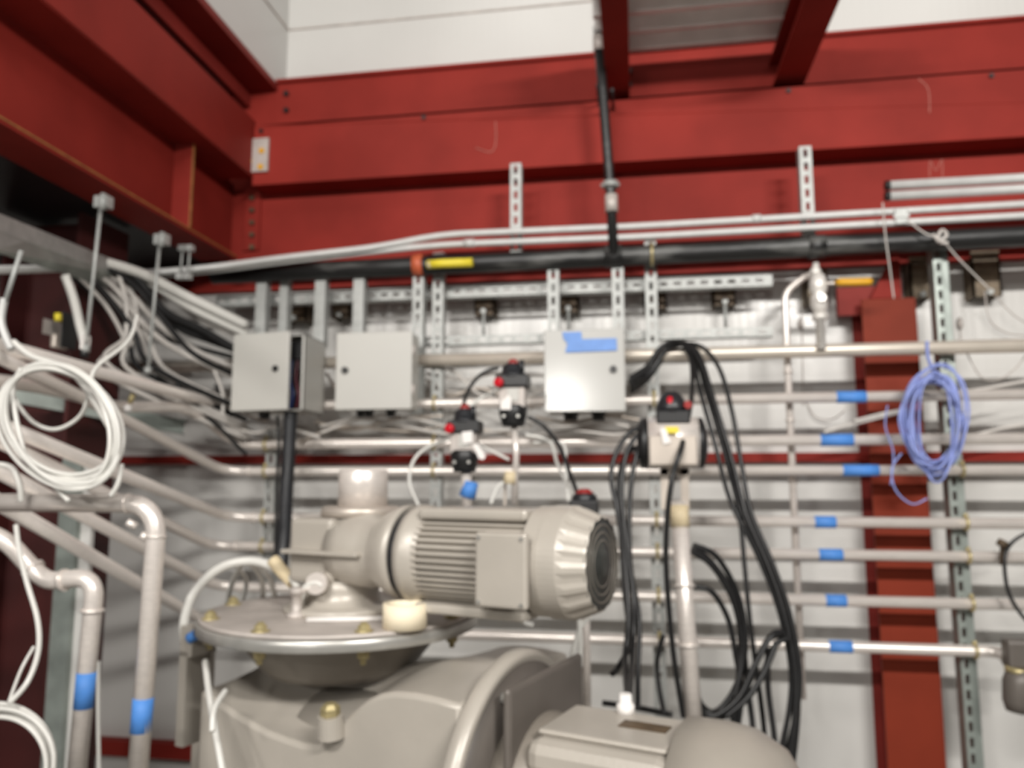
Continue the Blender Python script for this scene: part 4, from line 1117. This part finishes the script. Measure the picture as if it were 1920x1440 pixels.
# blue coil
rnd = random.Random(3)
t = thing('cable_coil', 'coil of blue cable hanging from the thick pipe in front of the red column', 'cable coil', P(1750, 890, 2.72))
cx, cy = 1752, 790
for k in range(12):
    pts = []
    rx, ry = rnd.uniform(36, 62), rnd.uniform(74, 102)
    ox, oy, ph = rnd.uniform(-8, 8), rnd.uniform(-9, 9), rnd.uniform(0, 6)
    for j in range(18):
        a = 2 * PI * j / 18
        wob = 1 + 0.05 * math.sin(3 * a + ph) + rnd.uniform(-0.02, 0.02)
        pts.append((cx + ox + rx * wob * math.cos(a), cy + oy + ry * wob * math.sin(a), 2.70 + 0.025 * math.sin(a * 2 + ph) - 0.012 * (k % 3)))
    build('loop', MB().tube(spline(PP(pts), 4, True), 0.0038, 6, closed=True), BLUEC, t)
build('tail', MB().tube(spline(PP([(1738, 640, 2.70), (1740, 670, 2.71), (1752, 700, 2.72)])), 0.006, 8), BLUEC, t)
build('tail', MB().tube(spline(PP([(1690, 850, 2.70), (1672, 880, 2.70), (1680, 920, 2.70), (1710, 945, 2.70), (1738, 935, 2.70)])), 0.0028, 6), BLUEC, t)
build('tail', MB().tube(spline(PP([(1664, 760, 2.70), (1660, 800, 2.70), (1675, 850, 2.70), (1670, 910, 2.70)])), 0.0025, 6), BLUEC, t)

# ------------------------------------------------------------------ left side: foreground pipes, struts, hoses
t = thing('elbow_pipe', 'nearest steel pipe at left, level then turning down through a wide elbow', 'pipe', P(255, 1440, 1.5), group='foreground steel pipes')
build('tube', MB().tube(fillet(PP([(-60, 942, 1.5), (297, 944, 1.5), (256, 1480, 1.5)]), 0.075, 10), 0.0195, 18), STEEL, t)
for a, b in ((P(238, 944, 1.5), P(242, 944, 1.5)), (P(292.5, 1003, 1.5), P(292, 1008, 1.5))):
    build('weld', MB().cyl(a, b, 0.0212, 18), STEEL, t)
for px, py in ((238, 978), (264, 1002)):
    build('stub', MB().cyl(P(px, py, 1.49), P(px + 18, py + 10, 1.50), 0.008, 10), STEEL, t)
t = thing('elbow_pipe', 'second steel pipe at left with an S bend before it turns down', 'pipe', P(143, 1440, 1.5), group='foreground steel pipes')
build('tube', MB().tube(fillet(PP([(-60, 985, 1.45), (12, 1012, 1.48), (66, 1072, 1.5), (92, 1090, 1.5), (180, 1080, 1.5), (141, 1480, 1.5)]), 0.06, 8), 0.0185, 18), STEEL, t)
for a, b in ((P(60, 1064, 1.5), P(64, 1069, 1.5)), (P(118, 1088, 1.5), P(123, 1087.5, 1.5)), (P(173.5, 1142, 1.5), P(173, 1147, 1.5))):
    build('ferrule', MB().cyl(a, b, 0.0235, 18), STEEL, t)
for (pa, pb, r, lab) in (((162.5, 1260), (156, 1327), 0.0193, 'blue tape band on the S bend pipe at lower left'), ((269, 1308), (263.5, 1372), 0.0203, 'blue tape band on the nearest elbow pipe at lower left')):
    single('tape_band', MB().cyl(P(*pa, 1.5), P(*pb, 1.5), r, 18), BLUE, lab, 'tape', 'blue tape bands on the foreground pipes')
# grey-green strut and pale flat bar in front of the left column
for (xa, xb, Y, m_, lab, nm, cat) in ((104, 138, 2.28, GALVG, 'green-grey strut beside the dark red column at lower left', 'strut_channel', 'strut'), (140, 166, 2.30, PANEL, 'pale upright flat bar behind the S bend pipe', 'flat_bar', 'bar')):
    a, b = P(xa - 10, 1200, Y), P(xb - 10, 1200, Y)
    zt = Z(120, 860, Y)
    if nm == 'strut_channel':
        t = thing(nm, lab, cat, (a.x, Y, 0))
        build('channel', channel(((a.x + b.x) / 2, Y, 0.0), ((a.x + b.x) / 2, Y, zt), b.x - a.x, FRONT, 0.045, False), m_, t, solid=0.003)
    else:
        single(nm, MB().box((a.x, Y, 0), (b.x, Y + 0.02, zt)), m_, lab, cat, bevel=0.002)
# cross strut behind the big hose coil, and an upright
a, b = P(20, 738, 2.2), P(345, 800, 2.65)
t = thing('strut_channel', 'green-grey strut slanting behind the big white hose coil', 'strut', (a + b) / 2)
build('channel', channel(a, b, 0.05, (0.35, -1, 0.1), 0.04, False), GALVG, t, solid=0.003)
t = thing('strut_channel', 'pale upright strut stub behind the right side of the hose coil', 'strut', P(165, 860, 2.5))
build('channel', channel(P(165, 860, 2.5), P(166, 775, 2.5), 0.05, FRONT, 0.04, False), GALV, t, solid=0.003)
t = thing('upright_tube', 'short pale upright tube left of the cable bundle', 'tube', P(205, 690, 2.6))
build('tube', MB().cyl(P(203, 800, 2.6), P(208, 600, 2.6), 0.016, 14), CONDUIT, t)
build('cap', MB().cyl(P(207, 640, 2.6), P(207.5, 632, 2.6), 0.019, 14), DUST, t)

# cable tray
t = thing('cable_tray', 'grey cable tray entering from the left under the girder', 'cable tray', P(100, 470, 1.9))
A0, A1 = P(-60, 376, 1.5), P(225, 492, 2.42)
B0, B1 = P(-60, 452, 1.5), P(200, 536, 2.42)
th = Vector((0, 0, 0.012))


def slab(p, q, r_, s_, th):
    vs = [p, q, r_, s_]
    return MB().add(vs + [v + th for v in vs], [(0, 1, 2, 3), (7, 6, 5, 4), (0, 4, 5, 1), (1, 5, 6, 2), (2, 6, 7, 3), (3, 7, 4, 0)])


dwn = Vector((0, 0, -0.045))
build('side_rail', slab(A0, A1, A1 + dwn, A0 + dwn, Vector((-0.006, 0, 0))), GALV, t)
build('tray_bottom', slab(A0 + dwn, A1 + dwn, B1, B0, Vector((0, 0, -0.006))), GALVG, t)
build('side_rail', slab(B0 + Vector((0, 0, 0.045)), B1 + Vector((0, 0, 0.045)), B1, B0, Vector((0.006, 0, 0))), GALV, t)
# bundle falling out of the tray towards the open box
cols = [('white', HOSE, 0.009), ('grey', GCABLE, 0.008), ('black', BLACK, 0.010)]
bund = [
    (0, [(150, 480), (262, 512), (350, 556), (445, 602)], 0.017), (0, [(180, 492), (280, 530), (360, 578), (445, 618)], 0.016), (1, [(185, 495), (300, 545), (380, 600), (446, 628)], 0.010),
    (2, [(170, 480), (250, 518), (310, 585), (380, 620), (445, 660)], 0.015), (2, [(190, 490), (256, 535), (330, 610), (400, 640), (446, 655)], 0.013), (2, [(185, 495), (245, 530), (300, 590), (365, 665)], 0.009),
    (1, [(190, 505), (240, 545), (300, 610), (372, 660), (430, 690)], 0.009), (2, [(200, 520), (240, 580), (300, 630), (400, 668)], 0.008), (1, [(160, 500), (215, 540), (262, 600), (330, 655)], 0.009),
    (1, [(150, 500), (220, 530), (248, 575), (280, 640), (320, 700)], 0.008), (2, [(165, 515), (205, 560), (250, 620), (290, 690)], 0.009), (1, [(170, 525), (225, 570), (262, 625), (300, 700)], 0.007),
    (2, [(130, 515), (190, 565), (240, 640), (275, 700)], 0.008), (1, [(150, 520), (200, 575), (235, 640), (250, 700)], 0.007), (2, [(290, 690), (330, 740), (390, 790), (430, 815)], 0.009),
    (1, [(220, 510), (235, 560), (236, 630), (210, 690)], 0.007), (1, [(235, 515), (255, 580), (250, 640), (195, 700)], 0.007), (2, [(405, 720), (420, 760), (440, 790), (480, 806)], 0.007),
    (1, [(400, 690), (418, 740), (422, 790), (470, 812)], 0.006), (0, [(255, 512), (330, 548), (400, 590), (446, 612)], 0.011), (2, [(330, 720), (372, 765), (410, 800), (430, 845)], 0.007),
]
names_ = {0: ('white_cable', HOSE, 'white'), 1: ('grey_cable', GCABLE, 'pale grey'), 2: ('black_cable', BLACK, 'black')}
posn = {0: ('topmost and thickest', 'second highest', 'third highest'), 1: (), 2: ()}
for k, (ty, pts, r) in enumerate(bund):
    n_, m_, cw_ = names_[ty]
    m = len(pts)
    if m >= 3 and pts[-1][0] < 380: pts = pts + [(450, pts[-1][1] + (450 - pts[-1][0]) * 0.45)]
    pts = pts[:-1] + [(max(pts[-1][0], 462), pts[-1][1] + 8)]
    q = [(x, y, 2.25 + (2.72 - 2.25) * (x - 140) / 300 + 0.012 * ((k * 7) % 5) - 0.02) for x, y in pts]
    o = single(n_, MB().tube(spline(PP(q), 8), r * 1.12, 8), m_, cw_ + ' cable in the bundle spilling from the tray toward the open control box', 'cable', cw_ + ' cables spilling from the tray')

# hanger rods with beam clamps
for (pa, pb, Y, lab) in (((190, 380), (160, 660), 2.05, 'hanger rod nearest the viewer under the left girder, beside the cable tray'), ((300, 450), (277, 700), 2.35, 'long hanger rod in front of the cable bundle')):
    a, b = P(*pa, Y), P(*pb, Y)
    t = thing('hanger_rod', lab, 'rod', b, group='hanger rods')
    build('rod', MB().cyl(b, a, 0.0055, 8), GALV, t)
    build('beam_clamp', MB().box(a + Vector((-0.015, -0.015, -0.018)), a + Vector((0.03, 0.015, 0.018))).cyl(a + Vector((0.02, -0.02, -0.03)), a + Vector((0.02, -0.02, 0.02)), 0.008, 8), GALV, t)
    build('nut', MB().cyl(b, b + Vector((0, 0, 0.02)), 0.013, 6), GALV, t)
for (x0, lab) in ((342, 'left short hanger rod holding the grey conduits'), (356, 'right short hanger rod holding the grey conduits')):
    a, b = P(x0, 466, 2.6), P(x0 - 4, 518, 2.6)
    t = thing('hanger_rod', lab, 'rod', b, group='hanger rods')
    build('rod', MB().cyl(b, a, 0.004, 8), GALV, t)
    build('beam_clamp', MB().box(a + Vector((-0.012, -0.012, -0.01)), a + Vector((0.014, 0.012, 0.012))), GALV, t)
    build('conduit_hook', MB().box(b + Vector((-0.012, -0.012, -0.012)), b + Vector((0.012, 0.012, 0.01))), CONDUIT, t)
# left rod with diagonal tail
t = thing('hanger_rod', 'hanger rod at the left edge slanting beside the grey conduit', 'rod', P(8, 620, 1.6), group='hanger rods')
build('rod', MB().cyl(P(8, 570, 1.6), P(40, 470, 1.6), 0.0055, 8), GALV, t)
build('hook', MB().tube(spline(PP([(8, 560, 1.6), (2, 600, 1.6), (10, 630, 1.6), (22, 655, 1.6)])), 0.009, 8), CONDUIT, t)

# flat white flexible strap and dark valve at left
t = thing('dark_valve', 'black valve with a yellow knob in the shade below the cable tray', 'valve', P(115, 640, 2.15))
build('body', MB().box(P(112, 650, 2.15), P(148, 592, 2.22)), BLACK, t, 0.006)
build('housing', MB().box(P(79, 625, 2.12), P(116, 606, 2.2)), DUST, t, 0.004)
build('mount', MB().tube([P(120, 640, 2.2), P(100, 640, 2.36)], 0.012, 8), STEELD, t)
build('knob', MB().cyl(P(109, 602, 2.12), P(109, 588, 2.12), 0.011, 12), YEL, t)
build('lower_body', MB().box(P(92, 652, 2.14), P(130, 632, 2.2)), STEELD, t, 0.006)
cable('white_strap', [(122, 516, 2.0), (138, 560, 2.02), (150, 610, 2.04), (158, 640, 2.05)], 0.013, HOSE, 'thick white hose dropping from the tray beside the black valve', 'hose')
t = thing('strap_end', 'white connector at the lower end of the thick hose by the black valve', 'connector', P(160, 660, 2.04))
build('body', MB().box(P(148, 655, 2.03), P(172, 630, 2.07)), PAPER, t, 0.006)
build('plug', MB().cyl(P(158, 670, 2.05), P(158, 655, 2.05), 0.012, 10), BLACK, t)
single('steel_ball_knob', MB().sphere(P(240, 766, 2.25), 0.013), PAPER, 'small white knob on the third pipe beside the hose coil', 'knob')
single('brass_fitting', MB().cyl(P(243, 756, 2.26), P(250, 738, 2.26), 0.009, 8), ZINC, 'small brass fitting above the white knob', 'fitting')

# big white hose coils
rnd = random.Random(11)
t = thing('hose_coil', 'large coil of white hose hanging at the left above the elbow pipe', 'hose coil', P(118, 900, 1.42))
for k in range(7):
    pts = []
    cx, cy = 118 + rnd.uniform(-8, 8), 798 + rnd.uniform(-8, 8)
    rx, ry = 106 + rnd.uniform(-12, 9), 110 + rnd.uniform(-12, 9)
    ph = rnd.uniform(0, 6)
    for j in range(18):
        a = 2 * PI * j / 18
        # long axis leans to lower right
        ex, ey = rx * math.cos(a), ry * math.sin(a)
        x = cx + ex + 0.16 * ey
        y = cy + ey + 0.10 * ex
        pts.append((x + 3 * math.sin(2 * a + ph), y, 1.42 + 0.02 * math.sin(a + ph)))
    build('loop', MB().tube(spline(PP(pts), 4, True), 0.0046, 8, closed=True), HOSE, t)
build('tail', MB().tube(spline(PP([(40, 690, 1.42), (24, 740, 1.42), (50, 860, 1.42), (90, 900, 1.42), (130, 940, 1.42)])), 0.005, 8), HOSE, t)
build('tail', MB().tube(spline(PP([(228, 870, 1.42), (222, 905, 1.42), (208, 930, 1.42)])), 0.005, 8), HOSE, t)
single('white_hose', MB().tube(spline(PP([(25, 745, 1.5), (60, 790, 1.5), (105, 805, 1.5), (150, 780, 1.5), (168, 735, 1.5), (180, 690, 1.52), (240, 640, 1.6), (258, 590, 1.7)])), 0.0045, 8), HOSE, 'single white hose looping inside the coil and rising to the tray', 'hose')
single('white_hose', MB().tube(spline(PP([(25, 640, 1.5), (60, 668, 1.5), (125, 690, 1.5), (165, 735, 1.48), (205, 800, 1.46)])), 0.0065, 8), HOSE, 'white hose entering from the left and crossing the top of the coil', 'hose')
single('white_hose', MB().tube(spline(PP([(-20, 870, 1.45), (20, 876, 1.45), (36, 905, 1.45), (40, 940, 1.46)])), 0.006, 8), HOSE, 'short white hose arc at the left edge above the level pipe', 'hose')
t = thing('hose_coil', 'coil of white hose at the lower left corner of the view', 'hose coil', P(20, 1440, 1.3))
for k in range(6):
    pts = []
    cx, cy = -6 + rnd.uniform(-4, 4), 1430 + rnd.uniform(-6, 6)
    rr = 105 + 3.5 * (k - 3)
    ph = rnd.uniform(0, 6)
    for j in range(16):
        a = 2 * PI * j / 16
        pts.append((cx + rr * math.cos(a), cy + (rr * 0.98) * math.sin(a) + 3 * math.sin(2 * a + ph), 1.3 + 0.012 * (k % 3)))
    build('loop', MB().tube(spline(PP(pts), 4, True), 0.0042, 8, closed=True), HOSE, t)
build('tail', MB().tube(spline(PP([(18, 1318, 1.3), (52, 1278, 1.32), (72, 1220, 1.35), (70, 1160, 1.38), (50, 1090, 1.4), (36, 1030, 1.42), (30, 985, 1.44)])), 0.005, 8), HOSE, t)
build('tail', MB().tube(spline(PP([(16, 1318, 1.3), (40, 1255, 1.34), (64, 1212, 1.36)])), 0.003, 8), HOSE, t)
hose([(185, 1240, 2.0), (184, 1330, 2.0), (186, 1460, 2.0)], 0.005, 'thin pale tube hanging between the two foreground elbow pipes')
